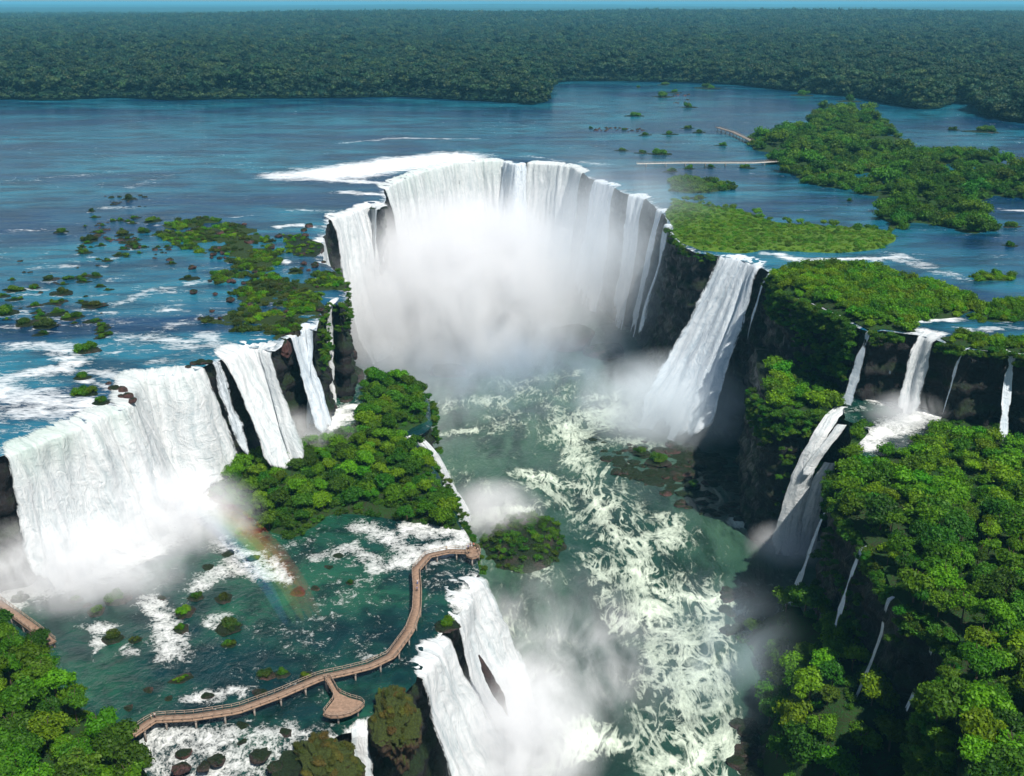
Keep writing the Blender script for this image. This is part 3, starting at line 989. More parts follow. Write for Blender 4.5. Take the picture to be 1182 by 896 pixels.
# ledge streams
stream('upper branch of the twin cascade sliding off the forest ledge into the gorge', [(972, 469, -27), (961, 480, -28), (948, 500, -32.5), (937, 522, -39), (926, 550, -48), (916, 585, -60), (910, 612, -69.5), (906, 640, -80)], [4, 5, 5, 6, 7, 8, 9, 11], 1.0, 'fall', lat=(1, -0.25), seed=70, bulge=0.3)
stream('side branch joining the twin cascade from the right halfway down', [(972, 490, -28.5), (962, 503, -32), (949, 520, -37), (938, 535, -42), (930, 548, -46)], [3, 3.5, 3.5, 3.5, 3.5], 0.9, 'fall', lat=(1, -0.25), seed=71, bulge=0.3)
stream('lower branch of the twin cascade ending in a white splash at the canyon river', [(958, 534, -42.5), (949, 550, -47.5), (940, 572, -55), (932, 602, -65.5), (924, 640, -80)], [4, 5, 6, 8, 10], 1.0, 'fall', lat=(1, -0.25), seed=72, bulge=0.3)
waterfall('faint thread of water on the dark wall just right of the twin cascade', [(965, 560), (966, 566)], ZR, ZL, 5, 7, 0.55, seed=73, mat='fall_shade', up=2)
waterfall('dim trickle on the dark alcove wall left of the thin white fall', [(1000, 626), (1003, 630)], ZR, ZL, 5, 7, 0.53, seed=74, mat='fall_shade', up=2)
waterfall('thin white fall in the dark alcove below the right forest', [(1031, 684), (1036, 690)], ZR, ZL, 5, 7, 0.80, seed=75, up=2)
waterfall('dimmest trickle at the back of the dark alcove', [(1085, 713), (1089, 716)], ZR, -62, 4, 6, 0.70, seed=76, mat='fall_shade', up=2)
stream('curved white stream running off the tip of the wooded middle shelf', [(470, 503, -37.6), (484, 509, -39.5), (496, 524, -45), (506, 545, -53), (517, 572, -63), (530, 603, -76)], [4, 5, 6, 7, 9, 12], 1.1, 'fall', lat=(1, 0.5), seed=77)
# lower shelf falls
waterfall('white fall just below the far end of the walkway, plunging into the gorge', [(519, 716), (530, 700), (543, 678), (554, 660)], ZS, ZL, 6, 9, 1.12, flare=8, seed=80, up=7)
waterfall('largest white fall at the bottom, right of the brown boulder and over a black rib', [(481, 781), (492, 763), (503, 745), (516, 730)], ZS, ZL, 6, 9, 1.12, flare=8, seed=84, up=6, gaps=((0.36, 0.46, 0.22),))
waterfall('short white cascade between the two mossy brown boulders at the bottom', [(398, 842), (412, 840), (432, 838)], ZS, -56, 4, 4, 1.0, flare=1.5, seed=87, up=4)

# ------------------------------------------------------------------ plants


def ico(sub=2):
    import bmesh
    bm = bmesh.new()
    bmesh.ops.create_icosphere(bm, subdivisions=sub, radius=1.0)
    v = np.array([q.co[:] for q in bm.verts])
    f = np.array([[q.index for q in g.verts] for g in bm.faces])
    bm.free()
    return v, f


ICO1, ICO2, ICO3, ICO4 = ico(1), ico(2), ico(3), ico(4)


def crown_geo(seed, lobes=9, leaves=1500, leaf=0.075, hull=ICO1, squash=0.62, spread=0.62):
    """uneven crown of leaf-sized faces gathered on several clumps; unit radius, base at z=0"""
    g = np.random.default_rng(seed)
    cs, rs = [], []
    for k in range(lobes):
        a = g.uniform(0, 2 * math.pi)
        r = spread * math.sqrt(g.uniform(0.02, 1))
        rr = g.uniform(0.28, 0.50) if lobes < 12 else g.uniform(0.15, 0.40)
        zz = (0.95 - 0.75 * r ** 2) * squash + g.uniform(-0.2, 0.16)
        cs.append((r * math.cos(a), r * math.sin(a), zz))
        rs.append(rr)
    cs, rs = np.array(cs), np.array(rs)
    V, Fc, lv = [], [], []
    n = 0
    for c, r in zip(cs, rs):
        hv = hull[0] * r * 0.66 * (1 + 0.25 * fbm(hull[0][:, 0] * 2 + c[0] * 9, hull[0][:, 1] * 2, hull[0][:, 2] * 2, 2, seed)[:, None])
        hv = hv * np.array([1, 1, 0.85]) + c
        V.append(hv)
        Fc.append(hull[1] + n)
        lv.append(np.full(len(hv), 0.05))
        n += len(hv)
    w = rs ** 2 / (rs ** 2).sum()
    li = g.choice(len(rs), leaves, p=w)
    d = g.normal(size=(leaves, 3))
    d[:, 2] = np.where(d[:, 2] < -0.35, -d[:, 2] * 0.6, d[:, 2])
    d /= np.linalg.norm(d, axis=1, keepdims=True)
    rad = rs[li] * (0.66 + 0.62 * g.uniform(0, 1, leaves) ** 1.7)
    P = cs[li] + d * rad[:, None] * np.array([1, 1, 0.85])
    nn = d + g.normal(size=(leaves, 3)) * 0.55
    nn /= np.linalg.norm(nn, axis=1, keepdims=True)
    t1 = np.cross(nn, g.normal(size=(leaves, 3)))
    t1 /= np.maximum(np.linalg.norm(t1, axis=1, keepdims=True), 1e-6)
    t2 = np.cross(nn, t1)
    sz = leaf * g.uniform(0.6, 1.35, leaves)[:, None]
    q = np.stack([P - t1 * sz, P + t2 * sz * 0.6, P + t1 * sz, P - t2 * sz * 0.6], 1).reshape(-1, 3)
    f = np.arange(leaves * 4).reshape(-1, 4) + n
    tri = np.vstack([f[:, [0, 1, 2]], f[:, [0, 2, 3]]])
    V.append(q)
    Fc.append(tri)
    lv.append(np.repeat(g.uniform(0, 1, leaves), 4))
    return np.concatenate(V), np.concatenate(Fc), np.concatenate(lv)


def trunk_geo(seed, h=1.0, r=0.10):
    g = np.random.default_rng(seed)
    V, Fc = [], []
    n = 0
    segs = [(np.array([0, 0, -0.25]), np.array([g.uniform(-.06, .06), g.uniform(-.06, .06), h * 0.75]), r, r * 0.6)]
    top = segs[0][1]
    for k in range(5):
        a = k * 1.257 + g.uniform(-.4, .4)
        e = top + np.array([math.cos(a) * 0.42, math.sin(a) * 0.42, g.uniform(0.22, 0.5)])
        segs.append((top * g.uniform(0.75, 1.0), e, r * 0.5, r * 0.16))
    for a, b, r0, r1 in segs:
        ax = b - a
        ax = ax / np.linalg.norm(ax)
        t = np.cross(ax, [0.3, 1, 0.2])
        t /= np.linalg.norm(t)
        u = np.cross(ax, t)
        for q, rr in ((a, r0), ((a + b) / 2 + g.normal(size=3) * 0.02, (r0 + r1) / 2), (b, r1)):
            for i in range(7):
                an = i / 7 * 2 * math.pi
                V.append(q + rr * (math.cos(an) * t + math.sin(an) * u))
        for ring in range(2):
            for i in range(7):
                i2 = (i + 1) % 7
                o = n + ring * 7
                Fc.append([o + i, o + i2, o + 7 + i2, o + 7 + i])
        n += 21
    return np.array(V), np.array(Fc)


CROWNS = []
for k in range(7):
    v, f, lv = crown_geo(100 + k, lobes=15 + 2 * (k % 4), leaves=2700, leaf=0.070, squash=0.5 + 0.06 * (k % 4), spread=0.60 + 0.03 * (k % 3))
    CROWNS.append(mesh_np('crown', v, f, {'lv': lv}, smooth=False))
SHRUBS = []
for k in range(5):
    v, f, lv = crown_geo(200 + k, lobes=7, leaves=1100, leaf=0.085, squash=0.42, spread=0.66)
    SHRUBS.append(mesh_np('shrub', v, f, {'lv': lv}, smooth=False))
TRUNKS = []
for k in range(4):
    v, f = trunk_geo(300 + k)
    TRUNKS.append(mesh_np('trunk', v, f))
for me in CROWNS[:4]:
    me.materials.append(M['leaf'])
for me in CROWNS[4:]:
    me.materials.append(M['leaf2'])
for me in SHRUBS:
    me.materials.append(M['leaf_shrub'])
for me in TRUNKS:
    me.materials.append(M['bark'])


def scatter(poly, spacing, edge=0.0, seed=0):
    g = np.random.default_rng(seed)
    poly = np.asarray(poly)[:, :2]
    x0, y0 = poly.min(0)
    x1, y1 = poly.max(0)
    xs, ys = [], []
    r = 0
    yy = y0
    while yy < y1:
        row = np.arange(x0 + (r % 2) * spacing / 2, x1, spacing)
        xs.append(row)
        ys.append(np.full(len(row), yy))
        yy += spacing * 0.87
        r += 1
    x, y = np.concatenate(xs), np.concatenate(ys)
    x = x + g.uniform(-.38, .38, len(x)) * spacing
    y = y + g.uniform(-.38, .38, len(y)) * spacing
    m = inside(poly, x, y)
    x, y = x[m], y[m]
    if edge:
        m = dist_line(poly, x, y, True) > edge
        x, y = x[m], y[m]
    return x, y


def in_view(x, y, z, m=60):
    d = y * CP - (z - H) * SP
    v = -((z - H) * CP + y * SP)
    px = 591 + F * x / d
    py = 448 + F * v / d
    return (px > -m) & (px < 1182 + m) & (py > -m) & (py < 896 + m), px, py


PROTO = []
for k in range(7):
    t = empty('tree', (0, 0, 0))
    obj('crown', CROWNS[k], parent=t)
    obj('trunk', TRUNKS[k % 4], parent=t)
    PROTO.append([t, False])


def tree(loc, r, h, label, group, k=None, mat=None):
    """r crown radius, h height of the crown base above ground"""
    k = rnd.randrange(7) if k is None else k
    pr = PROTO[k]
    if not pr[1]:
        t = pr[0]
        pr[1] = True
    else:
        t = copy_tree(pr[0])
    t.location = [float(v) for v in loc]
    t.rotation_euler = (0, 0, rnd.uniform(0, 6.28))
    t.scale = (1, 1, 1)
    for ch in t.children:
        if ch.name.startswith('crown'):
            ch.location = (0, 0, h)
            ch.scale = (r, r, r * rnd.uniform(0.85, 1.25))
            ch.rotation_euler = (rnd.uniform(-.12, .12), rnd.uniform(-.12, .12), 0)
        else:
            ch.scale = (r * 0.55, r * 0.55, (h + r * 0.25) / 0.75)
    tag(t, label, 'tree', group)
    return t


def traits(px, py, size, X, Y, noun, place):
    """plain description from a thing's size and its place in its group"""
    ix = 'left' if px < X[0] else ('middle' if px < X[1] else 'right')
    iy = 'far' if py < Y[0] else ('central' if py < Y[1] else 'near')
    where = {'middlecentral': 'in the very middle', 'leftcentral': 'on the left side', 'rightcentral': 'on the right side', 'middlefar': 'at the far side', 'middlenear': 'at the near side'}.get(ix + iy, 'at the %s %s end' % (iy, ix))
    return '%s %s %s of %s' % (size, noun, where, place)


def tri(v):
    v = np.sort(np.asarray(v))
    return (v[len(v) // 3], v[2 * len(v) // 3]) if len(v) > 2 else (-1e9, 1e9)


def grove(L, spacing, r, h, label, group, seed, edge=0.0, poly=None, tall=None, cap=999):
    x, y = scatter(L['poly'] if poly is None else poly, spacing, edge, seed)
    zz = land_h(L, x, y)
    m, px, py = in_view(x, y, zz + h + r, 25)
    x, y, zz = x[m], y[m], zz[m]
    px, py = px[m], py[m]
    idx = np.argsort(y)[:cap]
    for i in idx:
        rr = r * rnd.uniform(0.75, 1.3)
        hh = h * rnd.uniform(0.7, 1.4)
        sz = 'small' if rr < r * 0.92 else ('medium' if rr < r * 1.12 else 'large')
        lb = traits(px[i], py[i], sz, tri(px[idx]), tri(py[idx]), 'green tree', label[0])
        tree((x[i], y[i], zz[i]), rr, hh, lb, group)
        continue
        lb = label[0] if rnd.random() < 0.7 or len(label) == 1 else label[1]
        tree((x[i], y[i], zz[i]), rr, hh, label[0] if isinstance(label, tuple) and len(label) == 1 else lb, group)
    return len(idx)


nt = 0
nt += grove(LANDS['near_bank'], 6.2, 4.4, 3.6, ('the lower left grove',), 'trees of the lower left grove', 1, 0.6)
nt += grove(LANDS['shelf_island'], 7.0, 3.7, 1.1, ('the wooded shelf',), 'trees on the middle shelf', 2, 0.5)
nt += grove(LANDS['talus_slope'], 7.6, 5.0, 2.6, ('the slope under the right cliff',), 'trees on the talus slope', 3, 1.0)
lx, ly = LANDS['forest_ledge']['poly'][:, 0], LANDS['forest_ledge']['poly'][:, 1]
far_ledge = WL([(880, 474), (905, 480), (965, 472), (985, 498), (1020, 528), (1060, 532), (1130, 508), (1260, 520), (1260, 470), (1150, 462), (1000, 440), (930, 425), (885, 430)], ZR)
fl = np.asarray(far_ledge)[:, :2]


def cut(poly_main, holes):
    return poly_main


POOLR = WL([(972, 470), (985, 456), (1030, 458), (1062, 468), (1090, 482), (1080, 500), (1050, 520), (1020, 530), (992, 532), (985, 520), (1005, 500), (975, 488)], ZR)
x, y = scatter(LANDS['forest_ledge']['poly'], 6.6, 0.3, 4)
hole = inside(POOLR, x, y) | (dist_line(rim_r, x, y) < 9)
x, y = x[~hole], y[~hole]
zz = land_h(LANDS['forest_ledge'], x, y)
m, px, py = in_view(x, y, zz + 7, 25)
xo, yo, zo = x[~m], y[~m], zz[~m]
x, y, zz, px, py = x[m], y[m], zz[m], px[m], py[m]
idx = np.argsort(y)
room = 298 - nt
print('trees so far', nt, 'ledge', len(idx))
ledge_rest = []
for c, i in enumerate(idx):
    if c < room:
        rr = 4.7 * rnd.uniform(0.6, 1.35)
        sz = 'small' if rr < 4.0 else ('medium' if rr < 5.2 else 'large')
        tree((x[i], y[i], zz[i]), rr, 3.4 * rnd.uniform(0.6, 1.5), traits(px[i], py[i], sz, tri(px[idx[:room]]), tri(py[idx[:room]]), 'rounded green tree', 'the right ledge forest'), 'trees of the right ledge forest')
        nt += 1
    else:
        ledge_rest.append((x[i], y[i], zz[i] + 1.0, 4.2 * rnd.uniform(0.7, 1.3)))
for a_, b_, c_ in zip(xo, yo, zo):
    if a_ < 420 and b_ > 60:
        ledge_rest.append((a_, b_, c_ + 1.0, 4.2 * rnd.uniform(0.7, 1.3)))

# pool at the foot of the right falls
pr_poly = wobble(POOLR[:, :2], 1.2, 2.5, 41)
xy, tr = fill(pr_poly, 1.5)
fx = flood([([(1020, 462), (1060, 470), (1080, 480)], ZR, 9, 1.2), ([(985, 460), (1020, 470)], ZR, 4, 0.8), ([(1060, 485), (1010, 505), (1000, 520)], ZR, 8, 1.0), ([(970, 478), (1000, 475)], ZR, 4, 0.6)], xy[:, 0], xy[:, 1])
zz = ZR + 1.0 + 0.35 * fbm(xy[:, 0] / 3, xy[:, 1] / 3, s=6)
tag(obj('ledge_pool', mesh_np('ledge_pool', np.column_stack([xy, zz]), tr, {'foam': np.maximum(fx, 0.35)}), M['pool']), kind='structure')


# ------------------------------------------------------------------ massed vegetation (geometry nodes, templates carried in the same mesh)
def massed(name, pts, templates, mat, label=None):
    """pts: (x, y, z, scale). The templates sit in this same mesh marked by 'tmpl' and are instanced on its loose points."""
    V, Fc, lv, tm, scl = [], [], [], [], []
    n = 0
    for k, (v, f, l) in enumerate(templates):
        V.append(v)
        Fc.append(f + n)
        lv.append(l)
        tm.append(np.full(len(v), k + 1.0))
        scl.append(np.zeros(len(v)))
        n += len(v)
    pts = np.asarray(pts, float)
    V.append(pts[:, :3])
    lv.append(np.zeros(len(pts)))
    tm.append(np.zeros(len(pts)))
    scl.append(pts[:, 3])
    me = mesh_np(name, np.concatenate(V), np.concatenate(Fc), {'lv': np.concatenate(lv), 'tmpl': np.concatenate(tm), 'scl': np.concatenate(scl)}, smooth=False)
    o = obj(name, me, mat)
    ng = bpy.data.node_groups.new(name + '_scatter', 'GeometryNodeTree')
    ng.interface.new_socket('Geometry', in_out='INPUT', socket_type='NodeSocketGeometry')
    ng.interface.new_socket('Geometry', in_out='OUTPUT', socket_type='NodeSocketGeometry')
    N, Lk = ng.nodes, ng.links
    gi, go = N.new('NodeGroupInput'), N.new('NodeGroupOutput')

    def sel(k):
        a = N.new('GeometryNodeInputNamedAttribute')
        a.data_type = 'FLOAT'
        a.inputs['Name'].default_value = 'tmpl'
        c = N.new('FunctionNodeCompare')
        c.data_type = 'FLOAT'
        c.operation = 'EQUAL'
        c.inputs['B'].default_value = float(k)
        c.inputs['Epsilon'].default_value = 0.1
        Lk.new(a.outputs['Attribute'], c.inputs['A'])
        s = N.new('GeometryNodeSeparateGeometry')
        s.domain = 'POINT'
        Lk.new(gi.outputs[0], s.inputs['Geometry'])
        Lk.new(c.outputs['Result'], s.inputs['Selection'])
        return s.outputs['Selection']

    base = sel(0)
    g2i = N.new('GeometryNodeGeometryToInstance')
    for k in range(len(templates)):
        Lk.new(sel(k + 1), g2i.inputs[0])
    iop = N.new('GeometryNodeInstanceOnPoints')
    Lk.new(base, iop.inputs['Points'])
    Lk.new(g2i.outputs[0], iop.inputs['Instance'])
    iop.inputs['Pick Instance'].default_value = True
    ri = N.new('FunctionNodeRandomValue')
    ri.data_type = 'INT'
    ri.inputs[4].default_value = 0
    ri.inputs[5].default_value = len(templates) - 1
    Lk.new(ri.outputs[2], iop.inputs['Instance Index'])
    rr = N.new('FunctionNodeRandomValue')
    rr.data_type = 'FLOAT_VECTOR'
    rr.inputs[0].default_value = (-0.15, -0.15, 0)
    rr.inputs[1].default_value = (0.15, 0.15, 6.28)
    Lk.new(rr.outputs[0], iop.inputs['Rotation'])
    sa = N.new('GeometryNodeInputNamedAttribute')
    sa.data_type = 'FLOAT'
    sa.inputs['Name'].default_value = 'scl'
    Lk.new(sa.outputs['Attribute'], iop.inputs['Scale'])
    Lk.new(iop.outputs[0], go.inputs[0])
    md = o.modifiers.new('scatter', 'NODES')
    md.node_group = ng
    return tag(o, label, None, None, 'stuff')


T_BUSH = [crown_geo(400 + k, lobes=7, leaves=700, leaf=0.085, squash=0.45) for k in range(5)]
T_FAR = [crown_geo(500 + k, lobes=5, leaves=120, leaf=0.11, hull=ICO2, squash=0.6, spread=0.55) for k in range(6)]

# woods and bushes on the upper islands, cliff tops and the back of the ledge
P = list(ledge_rest)


def add_pts(L, spacing, r, seed, poly=None, edge=0.0, dz=0.0, P=P, keep=1.0, cond=None):
    x, y = scatter(L['poly'] if poly is None else poly, spacing, edge, seed)
    z = land_h(L, x, y)
    m, _, _ = in_view(x, y, z, 40)
    m &= z > L['z'] - 0.1
    if cond is not None:
        m &= cond(x, y)
    g = np.random.default_rng(seed)
    m &= g.uniform(0, 1, len(x)) < keep
    for a, b, c in zip(x[m], y[m], z[m]):
        P.append((a, b, c + dz - 0.2 * r, r * g.uniform(0.6, 1.35)))


add_pts(LANDS['cliff_top'], 3.6, 3.3, 61, dz=0.6)
add_pts(LANDS['bushr2'], 3.4, 2.6, 62)
add_pts(LANDS['bushr3'], 3.0, 2.4, 63)
add_pts(LANDS['bushr4'], 3.4, 2.2, 64)
add_pts(LANDS['brush_island'], 2.6, 1.9, 65, edge=0.5, cond=lambda x, y: fbm(x / 7, y / 7, s=50) > 0.10)
PB = []
add_pts(LANDS['brush_island'], 2.8, 1.7, 165, edge=0.3, P=PB, cond=lambda x, y: fbm(x / 6, y / 6, s=58) > 0.0)
massed('scrub', PB, T_BUSH, M['leaf_shrub'])
add_pts(LANDS['brush_ledge'], 2.8, 1.5, 66, keep=0.35)
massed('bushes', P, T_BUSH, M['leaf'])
P2 = []
add_pts(LANDS['wooded_island'], 7.0, 5.2, 67, dz=1.0, P=P2, cond=lambda x, y: fbm(x / 30, y / 30, s=57) > -0.2)
add_pts(LANDS['wooded_island'], 16.0, 7.5, 68, dz=4.0, P=P2, keep=0.6)
add_pts(LANDS['reed_strip'], 5, 3.2, 69, P=P2)
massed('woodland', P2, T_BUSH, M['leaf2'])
P3 = []
add_pts(LANDS['grass_island'], 2.3, 1.5, 70, P=P3, keep=0.95, dz=-0.45)
gl = np.asarray(LANDS['grass_island']['poly'])
g_edge, _ = resample(WL([(790, 233), (850, 243), (900, 258), (960, 263), (1030, 270)], 0), 7)
for q in g_edge:
    P3.append((q[0] + rnd.uniform(-3, 3), q[1] + rnd.uniform(-5, 3), 1.0, rnd.uniform(2, 4)))
M['leaf_meadow'] = leaf_mat('leaf_meadow', (0.080, 0.200, 0.008), (0.120, 0.225, 0.010), (0.050, 0.140, 0.006), 0.3, 0.4)
massed('meadow_shrubs', P3, T_BUSH, M['leaf_meadow'])

# hanging plants on the cliff faces
P4 = []


def hang(line_px, z0, zr, n, r, out, seed):
    p, _ = resample(WL(line_px, z0), 1.0)
    nn = normals2(p, 8)
    g = np.random.default_rng(seed)
    for _ in range(n):
        i = g.integers(0, len(p))
        t = g.uniform(0, 1)
        pr = fbm(np.array([p[i, 0] / 9]), np.array([t * 2.0]), o=2, s=seed)[0]
        zz = z0 + zr[0] + (zr[1] - zr[0]) * t * (0.55 + 0.6 * pr)
        v = (z0 - zz) / 80
        o = out + 7 * max(0, v) ** 1.6 + g.uniform(-0.5, 1.2)
        P4.append((p[i, 0] + nn[i, 0] * o, p[i, 1] + nn[i, 1] * o, zz - 0.5 * r, r * g.uniform(0.5, 1.3)))


hang([(892, 314), (897, 328), (912, 340), (940, 350)], 0, (0, -14), 130, 2.1, 1.2, 1)
hang([(925, 345), (940, 350), (970, 362), (990, 376)], 0, (0, -26), 260, 2.2, 1.4, 2)
hang([(1006, 381), (1040, 382)], 0, (0, -6), 40, 1.7, 1.0, 3)
hang([(1086, 392), (1112, 400), (1130, 402), (1160, 404)], 0, (0, -5), 70, 1.6, 0.8, 4)
hang([(1172, 406), (1200, 415)], 0, (0, -8), 30, 1.6, 0.8, 5)
hang([(884, 470), (905, 478), (930, 478), (950, 475)], ZR, (1, -18), 110, 2.0, 1.0, 6)
hang([(905, 478), (930, 478), (946, 476)], ZR, (-12, -44), 60, 1.8, 1.5, 18)
hang([(963, 565), (975, 595), (1000, 625), (1018, 650)], ZR, (-8, -40), 70, 1.6, 1.5, 19)
hang([(872, 440), (884, 470), (895, 476)], ZR, (0, -26), 70, 1.8, 1.2, 7)
hang([(963, 545), (963, 565), (975, 595), (1000, 625), (1018, 650), (1030, 682)], ZR, (0, -10), 130, 2.0, 0.8, 8)
hang([(1040, 695), (1064, 704), (1084, 712), (1108, 735), (1112, 765), (1088, 790), (1072, 810)], ZR, (0, -14), 170, 2.0, 0.8, 9)
hang([(1072, 810), (1078, 835), (1100, 850), (1106, 880)], ZR, (0, -30), 160, 2.2, 0.8, 10)
hang([(366, 379), (371, 362), (375, 350)], 0, (0, -34), 90, 1.4, 0.7, 11)
hang([(386, 349), (396, 352), (399, 340), (397, 325)], 0, (0, -18), 70, 1.5, 0.6, 12)
hang([(397, 325), (386, 308)], 0, (0, -8), 30, 1.4, 0.6, 13)
hang([(537, 610), (524, 580), (505, 545), (488, 515)], ZS, (0, -16), 110, 1.6, 0.8, 14)
hang([(500, 488), (496, 462), (480, 440), (462, 430), (430, 432)], ZS, (0, -20), 130, 1.8, 0.8, 15)
hang([(772, 262), (788, 282), (805, 290), (825, 293)], 0, (0, -5), 60, 1.8, 0.8, 16)
hang([(552, 642), (545, 628), (537, 610)], ZS, (0, -10), 30, 1.4, 0.8, 17)
massed('cliff_plants', P4, T_BUSH, M['leaf2'])

# ------------------------------------------------------------------ far land and forest
SHORE = [(-700, 112), (-200, 113), (0, 115), (60, 116), (130, 113), (200, 116), (300, 114), (400, 113), (470, 112), (520, 115), (575, 118), (612, 121), (627, 119), (630, 108), (632, 97), (660, 94), (720, 94), (780, 95),
         (850, 98), (900, 104), (960, 110), (1000, 114), (1030, 121), (1060, 126), (1085, 126), (1100, 119), (1135, 122), (1140, 133), (1160, 139), (1182, 142), (1320, 150), (1800, 185)]
shore = WL(SHORE, 0)
shore_r = rough_line(shore, 8, 12, 71)


def far_h(x, y):
    """gently rolling land beyond the river"""
    d = np.hypot(x, y)
    r1 = 46 * np.exp(-((y - 5200 - 0.35 * np.abs(x - 200)) / 1400) ** 2) * (0.65 + 0.5 * fbm(x / 1600, y / 2500, o=3, s=81)) * sm(-2400, -300, x)
    r2 = 60 * sm(9000, 20000, d) * (0.5 + 0.8 * fbm(x / 7000, y / 9000, o=3, s=83))
    lo = 10 * fbm(x / 500, y / 700, o=3, s=85) * sm(1500, 2500, d)
    return 1.0 + np.maximum(r1, 0) + r2 + lo - 8 * sm(6000, 9000, d)


fp = np.vstack([shore_r[:, :2], [[3200, shore_r[-1, 1]], [3200, 4200], [-3200, 4200], [-3200, shore_r[0, 1]]]])
xy, tr = fill(fp, 45)
tag(obj('far_bank', mesh_np('far_bank', np.column_stack([xy, far_h(xy[:, 0], xy[:, 1])]), tr), M['farland']), kind='structure')
# canopy surface of the distant forest, out to the horizon
yy = np.concatenate([np.linspace(4000, 9000, 110), np.geomspace(9200, 90000, 70)])
tt = np.linspace(-1, 1, 420)
X = np.outer(yy * 0.0 + 1, tt) * (yy[:, None] * 0.75 + 600)
Y = np.repeat(yy[:, None], len(tt), 1)
Z = far_h(X.ravel(), Y.ravel()) + 14 + 4 * fbm(X.ravel() / 40, Y.ravel() / 60, o=3, s=90)
tag(obj('distant_plain', mesh_np('distant_plain', np.column_stack([X.ravel(), Y.ravel(), Z]), gridfaces(len(tt), len(yy))), M['farland']), kind='structure')

g = np.random.default_rng(5)
FP = []


def far_pts(y0, y1, sp, r):
    x, y = scatter(np.array([[-0.62 * y1 - 60, y0], [0.62 * y1 + 60, y0], [0.62 * y1 + 60, y1], [-0.62 * y1 - 60, y1]]), sp, 0, int(y0))
    m = (np.abs(x) < 0.56 * y + 60) & inside(fp, x, y)
    x, y = x[m], y[m]
    z = far_h(x, y)
    s = r * g.uniform(0.6, 1.45, len(x))
    FP.append(np.column_stack([x, y, z + 9 + 9 * (g.uniform(0, 1, len(x)) > 0.95) + 10 * g.uniform(0, 1, len(x)) ** 2 + 6 * fbm(x / 60, y / 60, s=91), s]))


far_pts(1000, 2000, 10.5, 8.5)
far_pts(2000, 3000, 14, 11)
far_pts(3000, 4180, 20, 15)
# front row reaching down to the water
e, _ = resample(shore_r, 7)
e = e[np.abs(e[:, 0]) < 0.56 * e[:, 1] + 60]
FP.append(np.column_stack([e[:, 0], e[:, 1] + 3, np.full(len(e), 0.5), g.uniform(4, 9, len(e))]))
for o_, z_, r_ in ((8, 3.0, 6.5), (15, 6.0, 8.0), (24, 9.0, 9.0)):
    e, _ = resample(shore_r, 8)
    e = e[np.abs(e[:, 0]) < 0.56 * e[:, 1] + 60]
    FP.append(np.column_stack([e[:, 0] + g.uniform(-4, 4, len(e)), e[:, 1] + o_ + g.uniform(-3, 3, len(e)), z_ + g.uniform(-3, 3, len(e)), r_ * g.uniform(0.7, 1.35, len(e))]))
FPa = np.vstack(FP)
print('far crowns', len(FPa))
massed('far_forest', FPa, T_FAR, M['leaf_far'])
# canopy beyond as larger clumps
FP = []
x, y = scatter(np.array([[-5600, 4000], [5600, 4000], [5600, 8600], [-5600, 8600]]), 34, 0, 9)
m = np.abs(x) < 0.56 * y + 60
x, y = x[m], y[m]
FP = np.column_stack([x, y, far_h(x, y) + 7 + 8 * g.uniform(0, 1, len(x)), 24 * g.uniform(0.6, 1.4, len(x))])
massed('distant_forest', FP, T_FAR, M['leaf_far'])

# ------------------------------------------------------------------ rocks and islets
ROCKS = []
for k in range(7):
    v, f = ICO4
    g = np.random.default_rng(600 + k)
    o_ = g.uniform(0, 50, 3)
    r = 1 + 0.42 * fbm(v[:, 0] * 1.1 + o_[0], v[:, 1] * 1.1 + o_[1], v[:, 2] * 1.1 + o_[2], 3, k) + 0.24 * fbm(v[:, 0] * 3.2 + o_[0], v[:, 1] * 3.2, v[:, 2] * 3.2, 3, k + 3)
    # facets of broken basalt
    q = v * r[:, None]
    for _ in range(9):
        d = g.normal(size=3)
        d /= np.linalg.norm(d)
        h = q @ d
        lim = g.uniform(0.62, 0.85)
        q = q - np.outer(np.maximum(h - lim, 0) * 0.85, d)
    q = q * (1 + 0.09 * fbm(v[:, 0] * 7 + o_[1], v[:, 1] * 7, v[:, 2] * 7, 3, k + 5))[:, None]
    q[:, 2] *= 0.62
    q[:, 2] = np.maximum(q[:, 2], -0.45)
    ROCKS.append(mesh_np('rock', q, f, smooth=False))


def px_m(py, z=0.0):
    """metres across one photo pixel at this row on this level"""
    w = W(591, py, z)
    d = w[1] * CP - (z - H) * SP
    return d / F


def rock(px, py, z, rp, label, mat='rock', group=None, asp=1.0, hz=1.0, sink=0.15, name='rock', cat='rock'):
    r = rp * px_m(py, z)
    c = W(px, py, z)
    me = ROCKS[rnd.randrange(7)]
    if mat != 'rock':
        key = me.name + mat
        if key not in ROCKC:
            ROCKC[key] = me.copy()
            ROCKC[key].materials.clear()
            ROCKC[key].materials.append(M[mat])
        me = ROCKC[key]
    o = obj(name, me, M['rock'], loc=(c[0], c[1], c[2] - sink * r * hz), rz=rnd.uniform(0, 6.28), sc=(r * asp, r, r * hz))
    return tag(o, label, cat, group)


ROCKC = {}


